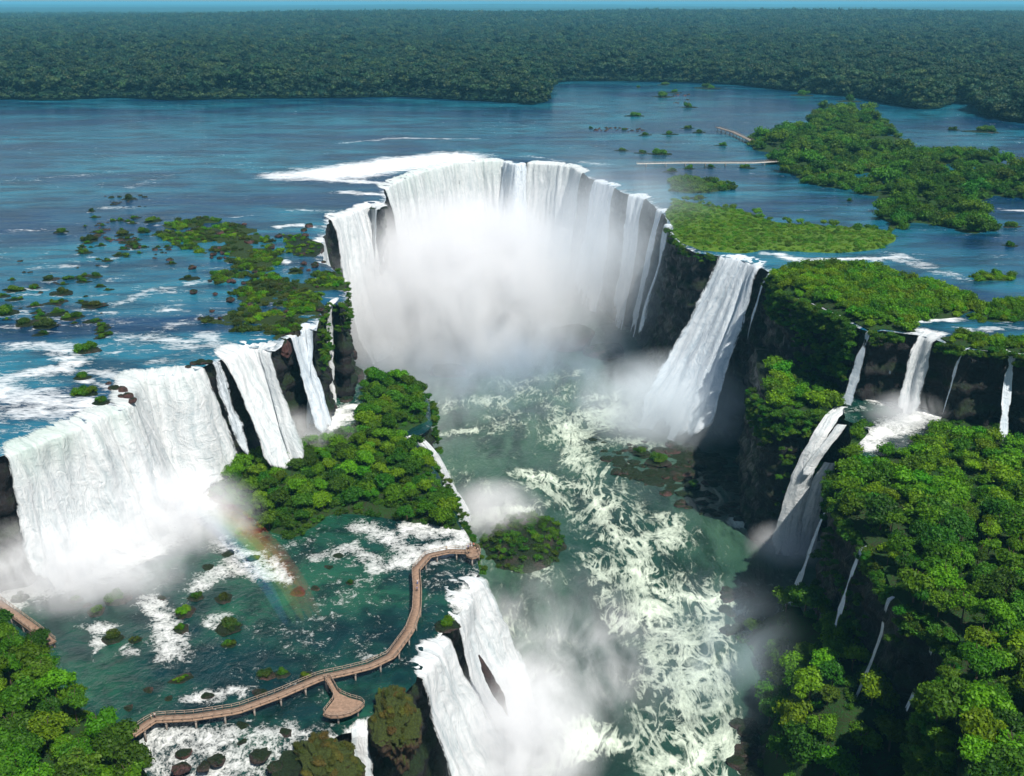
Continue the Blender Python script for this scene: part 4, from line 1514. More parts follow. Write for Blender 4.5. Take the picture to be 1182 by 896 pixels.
def islet(px, py, z, rp, label, group=None, shrubs=3, green='leaf_shrub', rockmat='rock', asp=1.0, hz=0.5, shr=0.55):
    """a rock standing in the river with shrubs growing on it"""
    r = rp * px_m(py, z)
    c = W(px, py, z)
    t = empty('rocky_islet', c, rnd.uniform(-0.5, 0.5))
    tag(t, label, 'islet', group)
    me = ROCKS[rnd.randrange(7)]
    if rockmat != 'rock':
        key = me.name + rockmat
        if key not in ROCKC:
            ROCKC[key] = me.copy()
            ROCKC[key].materials.clear()
            ROCKC[key].materials.append(M[rockmat])
        me = ROCKC[key]
    obj('rock_base', me, M['rock'], t, loc=(0, 0, -0.05 * r), sc=(r * asp, r, r * hz))
    for k in range(shrubs):
        a = rnd.uniform(0, 6.28)
        q = rnd.uniform(0.0, 0.5) * (k > 0)
        me = SHRUBS[rnd.randrange(5)]
        if green != 'leaf_shrub':
            key = me.name + green
            if key not in ROCKC:
                ROCKC[key] = me.copy()
                ROCKC[key].materials.clear()
                ROCKC[key].materials.append(M[green])
            me = ROCKC[key]
        sr = r * shr * rnd.uniform(0.7, 1.2)
        obj('shrub', me, None, t, loc=(math.cos(a) * q * r * asp, math.sin(a) * q * r, r * hz * 0.28), rz=rnd.uniform(0, 6.28), sc=(sr, sr, sr * rnd.uniform(0.8, 1.2)))
    return t


G1 = 'islets of the upper left river'
UL = [(149, 230, 9, 'small rocky islet far up the left river with one dark shrub', 1, 'rock'),
      (105, 244, 5, 'tiny islet with a single shrub just below the far rocky islet', 1, 'rock'),
      (148, 256, 5, 'round shrub islet left of the brush island, upstream', 2, 'leaf'),
      (175, 256, 10, 'dark green islet touching the far corner of the brush island', 3, 'leaf'),
      (71, 268, 8, 'dark shrub islet at the left end of the islet chain', 3, 'leaf'),
      (103, 278, 11, 'double-humped islet with brown rock at its foot in the islet chain', 4, 'rock'),
      (97, 292, 8, 'low green islet below the double-humped one', 2, 'leaf'),
      (142, 272, 10, 'olive and brown islet in the middle of the islet chain', 3, 'rock'),
      (155, 284, 10, 'islet of small shrubs over brown stones just above the open water', 3, 'rock'),
      (137, 295, 9, 'bare stony islet at the lower end of the chain', 1, 'redrock'),
      (166, 268, 9, 'narrow green islet linking the chain with the brush island', 3, 'leaf'),
      (58, 323, 9, 'islet beside white riffles with a low dark shrub', 2, 'rock'),
      (20, 336, 10, 'left one of two twin green islets near the left edge', 3, 'leaf'),
      (39, 333, 8, 'right one of two twin green islets near the left edge', 3, 'leaf'),
      (72, 338, 14, 'long low islet with reddish stones and dark shrubs', 4, 'redrock'),
      (108, 353, 14, 'bright green islet with a reddish tail of stones to its right', 4, 'redrock'),
      (8, 362, 14, 'tall bushy islet cut by the left edge of the picture', 5, 'leaf'),
      (30, 374, 15, 'broad brownish islet beside the tall bushy one at the left edge', 5, 'redrock'),
      (66, 362, 10, 'bright low islet above the long brown one', 3, 'leaf'),
      (52, 377, 14, 'long brown islet with scattered shrubs above the first white rapids', 5, 'rock'),
      (88, 366, 10, 'yellowish green islet at the right of the long brown islet', 3, 'leaf'),
      (118, 376, 7, 'faint low islet awash in the middle of the rapids', 2, 'leaf'),
      (103, 404, 14, 'large bright green shrub islet standing alone above the left fall', 5, 'leaf'),
      (217, 322, 11, 'dark shrub islet with a red stony foot beside the brush island', 4, 'redrock'),
      (98, 455, 15, 'big dark bush on a rock on the lip of the left curtain fall', 5, 'leaf'),
      (118, 464, 10, 'drooping bush on the lip of the left fall right of the big dark bush', 4, 'leaf'),
      (95, 436, 10, 'dark bush behind the big one on the lip of the left fall', 3, 'leaf')]
for (px, py, rp, lb, ns, kind) in UL:
    islet(px, py, 0, rp, lb, G1, ns + 1, 'leaf2' if kind == 'leaf' else 'leaf_shrub', 'redrock' if kind == 'redrock' else 'rock', asp=1.25, hz=0.32, shr=0.6 if kind != 'redrock' else 0.42)
build_upper()
G2 = 'islets of the far right river'
UR = [(737, 101, 4, 'tiny dark islet near the far bank, leftmost of the far ones'), (766, 98, 6, 'flat islet close to the far bank beside a paler one'), (765, 112, 10, 'dark shrub islet with a red stony tail'),
      (778, 107, 7, 'pale islet just right of the dark shrub islet'), (796, 124, 8, 'green islet at the lower end of the red stones'), (733, 134, 8, 'oval dark islet alone in open water'), (682, 148, 4, 'single bush at the left end of the red stony bar'),
      (720, 150, 4, 'single bush at the right end of the red stony bar'), (815, 102, 11, 'round dark islet close to the far bank'), (926, 110, 10, 'flat dark islet under the far bank at the right'), (980, 117, 11, 'rounded islet above the wooded island'),
      (1101, 150, 6, 'small round islet in the channel right of the wooded island'), (1134, 152, 16, 'oval green islet in the right channel'), (793, 148, 6, 'left one of two round dark bushes in the channel'), (807, 153, 6, 'right one of two round dark bushes in the channel'),
      (718, 174, 6, 'leftmost bush of the low row behind the catwalk'), (740, 177, 7, 'middle bush of the low row behind the catwalk'), (764, 178, 12, 'largest green islet of the low row behind the catwalk'),
      (833, 168, 7, 'low dark islet beneath the far lookout platform'), (862, 194, 7, 'reedy islet beside the catwalk piers'), (795, 195, 7, 'dark bush at the left end of the catwalk'), (820, 193, 6, 'dark bush under the middle of the catwalk'),
      (1170, 262, 9, 'green islet at the right edge below the wooded island'), (1166, 284, 8, 'lone round bush in the right channel'), (980, 232, 5, 'small dark rock islet in the quiet pool left of the wooded island'), (773, 155, 7, 'thin dark islet left of the two round bushes'), (745, 156, 6, 'thin low islet in the middle of the river'),
      (805, 229, 9, 'dark bush at the upper edge of the grassy island'), (775, 198, 8, 'bush in thin spray at the brink right of the horseshoe')]
for (px, py, rp, lb) in UR:
    islet(px, py, 0, rp, lb, G2, 3, 'leaf2', 'rock', asp=1.7 if rp > 5 else 1.0, hz=0.22, shr=0.6)
for k in range(40):
    px_, py_ = rnd.uniform(90, 215), rnd.uniform(250, 305)
    islet(px_, py_, 0, rnd.uniform(3, 6.5), 'small shrubby rock among the scattered islets upstream of the brush island', 'scattered islets by the brush island', 2, 'leaf2', 'redrock' if k % 2 else 'rock', asp=1.4, hz=0.3, shr=0.6)
for k in range(34):
    px_, py_ = rnd.uniform(0, 130), rnd.uniform(318, 392)
    islet(px_, py_, 0, rnd.uniform(4, 9), 'small shrubby rock in the riffles near the left edge', 'scattered islets near the left edge', 2, 'leaf2', 'redrock' if k % 2 else 'rock', asp=1.5, hz=0.3, shr=0.6)
# red stony bar and other loose rocks
for k in range(26):
    rock(rnd.uniform(684, 742), 150 - rnd.uniform(-2.0, 3.0), 0, rnd.uniform(1.2, 2.6), 'small reddish stone in the bar across the far river between two single bushes', 'redrock', 'stones of the far red bar')
for k in range(14):
    rock(rnd.uniform(775, 795), rnd.uniform(108, 120), 0, rnd.uniform(1.2, 2.6), 'small reddish stone behind the dark shrub islet near the far bank', 'redrock', 'stones near the far bank')
for k in range(34):
    t_ = rnd.random()
    rock(110 + 90 * t_ + rnd.uniform(-8, 8), 262 + 34 * t_ + rnd.uniform(-8, 12), 0, rnd.uniform(1.8, 5), 'brown stone awash among the islets left of the brush island', 'redrock', 'stones among the islets')
for k in range(16):
    rock(rnd.uniform(120, 168), rnd.uniform(224, 240), 0, rnd.uniform(1.5, 4), 'dark stone around the far rocky islet in the left river', 'rock', 'stones of the far shoal')
for k in range(22):
    rock(rnd.uniform(5, 120), rnd.uniform(300, 385), 0, rnd.uniform(1.5, 4), 'dark stone awash in the rapids near the left edge', 'rock', 'stones of the left rapids')
for k in range(60):
    rock(rnd.uniform(215, 385), rnd.uniform(258, 370), 0.9, rnd.uniform(2, 6), 'brown rock showing between the shrubs of the brush island', 'redrock', 'rocks of the brush island', hz=0.9)
for (a, b, r_) in [(132, 448, 8), (141, 450, 6), (148, 456, 7), (153, 462, 5), (139, 457, 4), (125, 443, 4)]:
    rock(a, b, 0, r_, 'brown rock breaking the lip of the left falls beside the big dark bush', 'redrock', 'rocks on the lip of the left falls', hz=1.2)
for (a, b, r_) in [(224, 419, 6), (232, 418, 7), (240, 417, 6), (217, 423, 4)]:
    rock(a, b, 0, r_, 'dark rock at the brink between the broad left fall and the mossy column', 'rock', 'rocks at the brink by the mossy column', hz=0.7)
rock(327, 400, -4, 13, 'big reddish brown rock shoulder between the slanting fall and the thin veil', 'redrock', hz=1.6)
rock(408, 432, -52, 14, 'black rock splitting the small fall at the foot of the brush island cliff', 'rock', hz=1.4)
rock(400, 405, -45, 12, 'rounded black rock in spray beside the small narrow fall', 'rock', hz=1.5)
rock(520, 428, ZL + 1, 22, 'large dark outcrop in the mist below the main horseshoe', 'rock', hz=0.8)
rock(655, 392, ZL + 3, 34, 'huge dark rock mass looming in the mist at the foot of the horseshoe', 'rock', hz=1.1)
rock(700, 405, ZL + 2, 26, 'dark rock right of the huge mass in the mist', 'rock', hz=0.9)
for (a, b, r_, lb) in [(272, 524, 9, 'wet black rock at the foot of the mossy column'), (290, 520, 8, 'black rock in the splash under the slanting fall'), (258, 520, 8, 'leftmost black rock under the mossy column'), (303, 528, 6, 'small rock between the splash and the wooded shelf'),
                       (365, 478, 9, 'dark rock at the foot of the thin veil'), (382, 470, 10, 'dark rock right of the foot of the thin veil'), (400, 462, 9, 'dark rock under the cliff behind the wooded shelf')]:
    rock(a, b, ZS, r_, lb, 'rock', 'rocks at the foot of the middle falls', hz=0.9)
G3 = 'islets of the shelf pool'
PL = [(22, 692, 10, 'leaf_shrub', 'redrock', 'brown and green islet beside the short walkway piece at the left edge'), (88, 693, 9, 'leaf2', 'rock', 'small dark green islet nearest the left walkway piece'), (135, 693, 15, 'leaf2', 'rock', 'rounded green islet in the middle of the pool row'),
      (110, 707, 12, 'leaf2', 'rock', 'dark islet just below the rounded green one'), (226, 690, 11, 'leaf2', 'rock', 'dark green islet at the top of the bright group'), (213, 708, 14, 'leaf', 'rock', 'brightest islet right of the central rapid'), (209, 727, 11, 'leaf', 'rock', 'small bright islet under the brightest one'),
      (258, 692, 12, 'leaf_shrub', 'rock', 'olive islet right of the bright group'), (263, 726, 16, 'leaf_shrub', 'rock', 'stony islet with olive tufts at the right of the group'), (265, 744, 9, 'leaf2', 'rock', 'low green islet below the stony one'), (131, 738, 13, 'leaf_shrub', 'rock', 'olive mound islet left of the central rapid'),
      (156, 739, 8, 'leaf_shrub', 'redrock', 'small reddish islet touching the olive mound'), (308, 780, 12, 'leaf_shrub', 'redrock', 'islet of red stones and tufts above the walkway'), (326, 779, 10, 'leaf2', 'rock', 'green tuft islet above the walkway bend'), (353, 781, 8, 'leaf', 'rock', 'yellow-green shrub touching the upper side of the walkway'),
      (278, 616, 9, 'leaf2', 'rock', 'low green islet where the rainbow crosses the pool'), (292, 645, 8, 'leaf_shrub', 'redrock', 'brown islet in the whitewater above the pool'), (404, 673, 6, 'leaf2', 'rock', 'tiny green islet alone in the dark part of the pool'), (516, 722, 14, 'leaf', 'rock', 'bright shrub on the brink between the two lower falls'),]
for (px, py, rp, gm, rm, lb) in PL:
    zz_ = ZS if px < 540 else ZS - 2
    islet(px, py, zz_, rp, lb, G3, 4, gm, rm, asp=1.1, hz=0.5, shr=0.55)
for (a, b, r_, m_, lb) in [(158, 668, 10, 'rock', 'round dark boulder in spray under the left curtain'), (343, 684, 11, 'redrock', 'flat reddish rock in the green middle of the pool'), (364, 680, 7, 'redrock', 'smaller reddish rock right of the flat one'), (171, 797, 8, 'redrock', 'reddish rock in the pool above the left end of the walkway'),
                           (195, 807, 7, 'redrock', 'reddish rock beside the walkway gate'), (148, 818, 8, 'redrock', 'reddish rock next to the near grove'), (240, 803, 8, 'rock', 'dark rock left of the little rapid by the walkway'), (300, 800, 10, 'rock', 'dark flat rock under the walkway bend'), (280, 838, 10, 'redrock', 'pinkish rock just below the walkway'),
                           (290, 854, 16, 'rock', 'mossy brown boulder below the pinkish rock'), (211, 869, 10, 'redrock', 'reddish round boulder in the lower whitewater'), (210, 886, 11, 'redrock', 'red and green boulder near the bottom edge'), (250, 877, 11, 'rock', 'black boulder amid the lower whitewater'), (234, 885, 8, 'rock', 'small black boulder left of the larger black one'),
                           (300, 872, 14, 'rock', 'wet dark boulder below the mossy brown one'), (318, 885, 10, 'rock', 'dark wet rock at the bottom edge'), (345, 858, 9, 'rock', 'olive boulder under the fan-shaped platform'), (330, 845, 9, 'rock', 'black wet rock beneath the platform stem'), (390, 642, 8, 'rock', 'dark rock in the whitewater by the wooded shelf'),
                           (380, 655, 7, 'rock', 'flat dark rock left of the upper walkway whitewater'), (262, 640, 8, 'rock', 'dark stone at the head of the central rapid'), (240, 655, 9, 'rock', 'black stone left of the rainbow'), (100, 700, 6, 'rock', 'small stone between two islets'), (186, 690, 6, 'rock', 'stone at the top of the central rapid'),
                           (388, 798, 7, 'redrock', 'brown stone beside the fan-shaped platform')]:
    rock(a, b, ZS - (1.5 if b > 850 else 0.1), r_, lb, m_, 'rocks of the shelf pool', hz=0.8)
t = islet(209, 784, ZS, 9, 'long yellow-green floating-looking islet in the middle of the lower pool', G3, 5, 'leaf', 'redrock', asp=2.2, hz=0.25, shr=0.4)
t.rotation_euler.z = 0.6
# big mossy boulders at the brink, bottom
M['mossrock'] = rock_mat('mossy_boulder', (0.05, 0.03, 0.022), (0.13, 0.075, 0.035), (0.075, 0.105, 0.014), 1.1, 0.7, 1.5)


TUFT = SHRUBS[1].copy()
TUFT.materials.clear()
TUFT.materials.append(leaf_mat('leaf_tuft', (0.07, 0.10, 0.012), (0.13, 0.09, 0.02), (0.03, 0.04, 0.01), 0.25, 0.9))


def big_boulder(px, py, z, rp, hz, asp, label, rz):
    r = rp * px_m(py, z)
    c = W(px, py, z)
    v, f = ico(6)
    q = v * (1 + 0.55 * fbm(v[:, 0] * 1.3 + px, v[:, 1] * 1.3, v[:, 2] * 1.3, 5, 5) + 0.20 * fbm(v[:, 0] * 6, v[:, 1] * 6, v[:, 2] * 6, 4, 8))[:, None]
    q[:, 2] = np.where(q[:, 2] > 0, q[:, 2] * 0.55, q[:, 2] * 2.0)
    o = obj('boulder', mesh_np('boulder', q, f), M['mossrock'], loc=c, rz=rz, sc=(r * asp, r * 1.5, r * hz))
    f_q = lambda i: q[i] * 0.97
    for k in range(34):
        a_, b_ = rnd.uniform(0, 6.28), rnd.uniform(0.0, 1.0)
        qq = rnd.uniform(0.25, 1.0)
        dv = np.array([math.cos(a_) * qq, math.sin(a_) * qq, math.sqrt(max(0, 1 - qq * qq))])
        i_ = int(np.argmax(v @ dv))
        sr = rnd.uniform(0.10, 0.24)
        ch = obj('tuft', TUFT, None, o, loc=f_q(i_), rz=a_, sc=(sr, sr, sr))
    return tag(o, label, 'boulder')


big_boulder(458, 830, ZS, 30, 1.0, 0.85, 'large mossy brown and olive boulder at the brink left of the largest lower fall', 0.2)
big_boulder(378, 882, ZS - 2, 32, 0.9, 1.0, 'reddish brown boulder with green moss at the bottom edge left of the short cascade', 0.6)
# black ribs showing through the lower falls
def rib(px3, rad, label):
    c = np.array([W(*q) for q in px3])
    c4, s_ = resample(np.column_stack([c, rad]), 0.5)
    V = []
    ring = 16
    for i in range(len(c4)):
        for j in range(ring):
            a = j / ring * 2 * math.pi
            e = np.array([math.cos(a), math.sin(a) * 1.5, math.sin(a) * 0.4])
            q = c4[i, :3] + e * c4[i, 3]
            q = q + e * c4[i, 3] * 0.8 * fbm(np.array([q[0] / 1.6]), np.array([q[1] / 1.6]), np.array([q[2] / 2.5]), 4, 5)[0]
            V.append(q)
    m = len(c4)
    Fq = [[i * ring + j, i * ring + (j + 1) % ring, (i + 1) * ring + (j + 1) % ring, (i + 1) * ring + j] for i in range(m - 1) for j in range(ring)]
    return tag(obj('rock_rib', mesh_np('rock_rib', np.array(V), np.array(Fq), smooth=False), M['rock']), label, 'rock')


rib([(553, 757, -43), (560, 772, -47), (569, 790, -52), (578, 806, -57), (586, 826, -63)], [0.2, 0.9, 1.1, 0.9, 0.2], 'narrow black rock rib between the two lower white falls')
# boulder bar in the canyon
fbar = np.asarray(LANDS['boulder_bar']['poly'])
x, y = scatter(fbar, 5.6, 0.5, 51)
zz = land_h(LANDS['boulder_bar'], x, y)
for a, b, c in zip(x, y, zz):
    r = 0.9 + 3.4 * rnd.random() ** 2
    me = ROCKS[rnd.randrange(7)]
    if rnd.random() < 0.5:
        key = me.name + 'redrock'
        if key not in ROCKC:
            ROCKC[key] = me.copy()
            ROCKC[key].materials.clear()
            ROCKC[key].materials.append(M['redrock'])
        me = ROCKC[key]
    o = obj('boulder', me, M['rock'], loc=(a, b, c - 0.1), rz=rnd.uniform(0, 6), sc=(r, r, r * rnd.uniform(0.5, 0.9)))
    _, bx, by = in_view(np.array([a]), np.array([b]), np.array([c]))
    tag(o, traits(bx[0], by[0], 'small' if r < 1.5 else ('medium' if r < 2.6 else 'large'), (755, 820), (535, 565), 'dark boulder', 'the rocky bar in the canyon'), 'boulder', 'boulders of the canyon bar')
for (a, b, r_, lb) in [(760, 532, 15, 'green bush clump in the middle of the boulder bar'), (866, 560, 15, 'green bush at the right end of the boulder bar'), (740, 522, 9, 'small bush at the upper side of the boulder bar'), (800, 560, 10, 'low bush among the lower boulders of the bar')]:
    islet(a, b, ZL + 1.2, r_, lb, 'bushes of the boulder bar', 6, 'leaf2', 'rock', hz=0.3, shr=0.6)
for (a, b, r_) in [(685, 508, 7), (697, 512, 6), (700, 530, 9), (712, 545, 8)]:
    rock(a, b, ZL, r_, 'black rock in the rapids left of the boulder bar', 'rock', 'black rocks in the rapids', hz=0.8)
for k in range(30):
    rock(rnd.uniform(848, 900), rnd.uniform(835, 905), ZL + 0.3, rnd.uniform(7, 17), 'black boulder on the shore under the talus slope at the bottom', 'rock', 'boulders of the lower shore', hz=0.8)
for k in range(16):
    rock(rnd.uniform(835, 870), rnd.uniform(680, 740), ZL + 0.2, rnd.uniform(5, 11), 'dark boulder at the upstream foot of the talus slope', 'rock', 'boulders of the upper shore', hz=0.8)
PC = []
add_pts(LANDS['canyon_islet'], 2.6, 1.8, 95, P=PC, keep=0.75)
massed('islet_scrub', PC, T_BUSH, M['leaf2'])
PC = []
add_pts(LANDS['forest_ledge'], 4.2, 2.2, 96, P=PC, keep=0.8, cond=lambda x, y: ~inside(POOLR, x, y))
add_pts(LANDS['talus_slope'], 4.4, 2.2, 97, P=PC, keep=0.9)
add_pts(LANDS['shelf_island'], 3.0, 2.1, 98, P=PC, keep=0.95)
add_pts(LANDS['near_bank'], 3.6, 2.0, 99, P=PC, keep=0.9)
massed('undergrowth', PC, T_BUSH, M['leaf2'])

# ------------------------------------------------------------------ walkway
M['deck'] = plain_mat('weathered_deck', (0.25, 0.165, 0.115), 0.85, 1.2, 0.25)
M['concrete'] = plain_mat('concrete', (0.26, 0.22, 0.19), 0.9, 0.8, 0.3)
M['rail'] = plain_mat('railing', (0.34, 0.25, 0.19), 0.7, 2.0, 0.2)
M['paledeck'] = plain_mat('pale_deck', (0.50, 0.47, 0.42), 0.85, 0.5, 0.2)


class MB:
    def __init__(s):
        s.v, s.f = [], []

    def box(s, a, b, w, h):
        """bar from a to b, w wide and h high, its top at the height of the points"""
        a, b = np.array(a, float), np.array(b, float)
        d = b - a
        L = np.linalg.norm(d)
        d /= L
        up = np.array([0, 0, 1.0])
        if abs(d[2]) > 0.9:
            up = np.array([1.0, 0, 0])
        sd = np.cross(d, up)
        sd /= np.linalg.norm(sd)
        u = np.cross(sd, d)
        n = len(s.v)
        for q in (a, b):
            for i, j in ((-1, 0), (1, 0), (1, -1), (-1, -1)):
                if abs(d[2]) > 0.9:
                    s.v.append(q + sd * i * w / 2 + u * (j + 0.5) * h)
                else:
                    s.v.append(q + sd * i * w / 2 + u * j * h)
        s.f += [[n, n + 1, n + 5, n + 4], [n + 1, n + 2, n + 6, n + 5], [n + 2, n + 3, n + 7, n + 6], [n + 3, n, n + 4, n + 7], [n + 3, n + 2, n + 1, n], [n + 4, n + 5, n + 6, n + 7]]

    def build(s, name, mat, parent, origin):
        v = np.array(s.v) - np.array(origin)
        o = obj(name, mesh_np(name, v, np.array(s.f), smooth=False), mat, parent)
        return o


def walkway(px, z, width, label, deckmat, step=6.0, pillar_to=ZS - 1, name='walkway', rails=True, railm='rail'):
    w, s = resample(WL(px, z), 0.5)
    for _ in range(2):
        w[1:-1] = (w[:-2] + 2 * w[1:-1] + w[2:]) / 4
    n = normals2(w, 3)
    org = w[0].copy()
    org[2] = z
    t = empty(name, org)
    tag(t, label, 'walkway')
    hw = width / 2
    m = len(w)
    # deck: planks as slight relief
    dz = 0.02 * (np.arange(m) % 2)
    V = np.concatenate([np.column_stack([w[:, :2] + n * o, np.full(m, z) + q + (dz if q == 0 else 0)]) for o, q in ((-hw, 0), (hw, 0), (hw, -0.3), (-hw, -0.3))])
    i = np.arange(m - 1)
    Fq = [np.stack([k * m + i, ((k + 1) % 4) * m + i, ((k + 1) % 4) * m + i + 1, k * m + i + 1], 1)[:, ::-1] for k in range(4)]
    obj('deck', mesh_np('deck', V - org, np.concatenate(Fq), smooth=False), deckmat, t)
    if rails:
        for sd in (-1, 1):
            b = MB()
            k = 4
            q = np.column_stack([w[:, :2] + n * sd * (hw - 0.08), np.full(m, z)])
            for j in range(0, m - 1, k):
                e = min(j + k, m - 1)
                for hh in (1.1, 0.6):
                    b.box(q[j] + [0, 0, hh], q[e] + [0, 0, hh], 0.10, 0.09)
                b.box(q[j] + [0, 0, 1.1], q[j], 0.10, 0.10)
            b.build('railing', M[railm], t, org)
    L = s[-1]
    for d in np.arange(step * 0.5, L, step):
        j = int(d / L * (m - 1))
        b = MB()
        for sd in (-1, 1):
            q = np.array([*(w[j, :2] + n[j] * sd * (hw - 0.25)), z - 0.30])
            b.box(q, [q[0], q[1], pillar_to], 0.35, 0.35)
        q0 = np.array([*(w[j, :2] - n[j] * hw), z - 0.30])
        q1 = np.array([*(w[j, :2] + n[j] * hw), z - 0.30])
        b.box(q0, q1, 0.4, 0.35)
        b.build('pillar', M['concrete'], t, org)
    return t, w, n


ZD = -35.8
t, wk, wn_ = walkway([(152, 848), (178, 830), (221, 828), (274, 820), (321, 803), (370, 782), (399, 776), (427, 769), (452, 757), (473, 728), (481, 706), (482, 682), (480, 658), (495, 641), (520, 636), (546, 637)], ZD, 2.3,
                     'long curved brownish walkway with railings winding over the shelf pool to the brink', M['deck'])


def platform(parent, org, px, z, name='platform', mat=None):
    p = wobble(WL(px, z)[:, :2], 0.0, 0.7, 0)
    xy, tr = fill(p, 1.5)
    n = len(xy)
    V = np.column_stack([xy, np.full(n, z)])
    k = len(p)
    V = np.vstack([V, np.column_stack([p, np.full(k, z)]), np.column_stack([p, np.full(k, z - 0.35)])])
    i = np.arange(k)
    j = (i + 1) % k
    a = np.stack([n + i, n + k + j, n + j], 1)
    b_ = np.stack([n + i, n + k + i, n + k + j], 1)
    obj(name, mesh_np(name, V - org, np.vstack([tr, a, b_]), smooth=False), mat or M['deck'], parent)
    b = MB()
    for a_ in range(0, k, 2):
        c_ = (a_ + 2) % k
        for hh in (1.1, 0.6):
            b.box([*p[a_], z + hh], [*p[c_], z + hh], 0.09, 0.08)
        b.box([*p[a_], z + 1.1], [*p[a_], z], 0.1, 0.1)
    b.build('railing', M['rail'], parent, org)
    for a_ in range(0, k, 8):
        b = MB()
        q = p[a_] + (p.mean(0) - p[a_]) * 0.15
        b.box([*q, z - 0.35], [*q, ZS - 1], 0.4, 0.4)
        b.build('pillar', M['concrete'], parent, org)


org = np.array([*wk[0][:2], ZD])
platform(t, org, [(374, 783), (381, 782), (391, 800), (404, 806), (417, 809), (421, 814), (414, 820), (404, 825), (392, 828), (381, 828), (372, 825), (379, 816), (386, 807), (384, 800)], ZD + 0.06)
platform(t, org, [(538, 632), (546, 630), (553, 633), (555, 638), (552, 643), (545, 645), (538, 642)], ZD + 0.07)
walkway([(-40, 668), (0, 697), (40, 726), (60, 742)], ZD, 2.2, 'short straight piece of brown walkway at the left edge running into the trees', M['deck'])
walkway([(735, 189), (790, 188), (830, 188), (870, 188), (900, 186), (950, 182)], 2.2, 3.2, 'pale low catwalk on piers across the far river to the wooded island', M['paledeck'], 14, -1.0, railm='concrete')
walkway([(828, 147), (845, 152), (858, 158), (868, 163)], 3.0, 4.0, 'short dark lookout jetty on stilts at the tip of the wooded island', M['concrete'], 10, -1.0, railm='concrete')


# ------------------------------------------------------------------ people
def cloth(name, col):
    return plain_mat(name, col, 0.9, 8.0, 0.12)


SKIN = plain_mat('skin', (0.42, 0.25, 0.17), 0.6, 6.0, 0.06)
HAIRM = plain_mat('hair', (0.03, 0.02, 0.015), 0.6, 9.0, 0.3)


def skinned(name, joints, edges, mat, parent, lv=2):
    me = bpy.data.meshes.new(name)
    me.from_pydata([j[0] for j in joints], edges, [])
    o = obj(name, me, mat, parent)
    md = o.modifiers.new('skin', 'SKIN')
    md.use_smooth_shade = True
    for v_, j in zip(me.skin_vertices[0].data, joints):
        v_.radius = (j[1], j[1] if len(j) < 3 else j[2])
    me.skin_vertices[0].data[0].use_root = True
    sb = o.modifiers.new('subsurf', 'SUBSURF')
    sb.levels = sb.render_levels = lv
    return o


def person(loc, rz, label, shirt, trousers, group=None, hair=None, lean=0.0, lean_arms=False):
    t = empty('person', loc, rz)
    tag(t, label, 'person', group)
    hx = 0.28 if lean_arms else 0.06
    hzz = 1.08 if lean_arms else 0.82
    J = [((0, 0, 0.95), 0.13, 0.105), ((0, 0.01, 1.12), 0.115, 0.09), ((0, 0.02 + lean, 1.38), 0.145, 0.10), ((0, 0.02 + lean, 1.49), 0.06), ((0, 0.04 + lean, 1.56), 0.065), ((0, 0.055 + lean, 1.64), 0.088, 0.1), ((0, 0.05 + lean, 1.71), 0.07),
         ((-0.10, 0, 0.86), 0.085), ((-0.11, 0.03, 0.50), 0.058), ((-0.11, 0.0, 0.10), 0.038), ((-0.12, 0.13, 0.035), 0.034),
         ((0.10, 0, 0.86), 0.085), ((0.11, 0.01, 0.50), 0.058), ((0.11, -0.04, 0.10), 0.038), ((0.12, 0.09, 0.035), 0.034),
         ((-0.19, 0.02 + lean, 1.40), 0.055), ((-0.25, 0.04, 1.14), 0.042), ((-0.24, hx + 0.06, 0.96 if not lean_arms else 1.1), 0.03), ((-0.23, hx + 0.12, hzz), 0.036, 0.018),
         ((0.19, 0.02 + lean, 1.40), 0.055), ((0.25, 0.03, 1.14), 0.042), ((0.25, hx + 0.04, 0.93 if not lean_arms else 1.1), 0.03), ((0.24, hx + 0.1, hzz), 0.036, 0.018)]
    E = [(0, 1), (1, 2), (2, 3), (3, 4), (4, 5), (5, 6), (0, 7), (7, 8), (8, 9), (9, 10), (0, 11), (11, 12), (12, 13), (13, 14), (2, 15), (15, 16), (16, 17), (17, 18), (2, 19), (19, 20), (20, 21), (21, 22)]
    skinned('body', J, E, SKIN, t)
    g_ = lambda i, k: (J[i][0], *(r_ * k for r_ in J[i][1:]))
    skinned('shirt', [g_(2, 1.16), g_(1, 1.18), g_(0, 1.10), g_(15, 1.25), ((-0.22, 0.03 + lean * .5, 1.25), 0.06), g_(19, 1.25), ((0.22, 0.03 + lean * .5, 1.25), 0.06)], [(0, 1), (1, 2), (0, 3), (3, 4), (0, 5), (5, 6)], shirt, t)
    skinned('trousers', [g_(0, 1.13), g_(7, 1.15), g_(8, 1.3), ((-0.11, 0.01, 0.16), 0.062), g_(11, 1.15), g_(12, 1.3), ((0.11, -0.03, 0.16), 0.062)], [(0, 1), (1, 2), (2, 3), (0, 4), (4, 5), (5, 6)], trousers, t)
    v, f = ICO2
    q = v * np.array([0.098, 0.112, 0.10])
    q[:, 2] = np.maximum(q[:, 2], -0.03 - 0.5 * np.maximum(-q[:, 1], 0))
    obj('hair', mesh_np('hair', q, f), hair or HAIRM, t, loc=(0, 0.035 + lean, 1.70))
    return t


CL = {k: cloth(k + '_cloth', c) for k, c in dict(white=(0.8, 0.8, 0.78), blue=(0.06, 0.14, 0.38), red=(0.45, 0.05, 0.04), dark=(0.03, 0.03, 0.04), khaki=(0.3, 0.25, 0.15), yellow=(0.6, 0.45, 0.08)).items()}


def on_deck(px, py, z=ZD + 0.03):
    c = W(px, py, z)
    return (c[0], c[1], z)


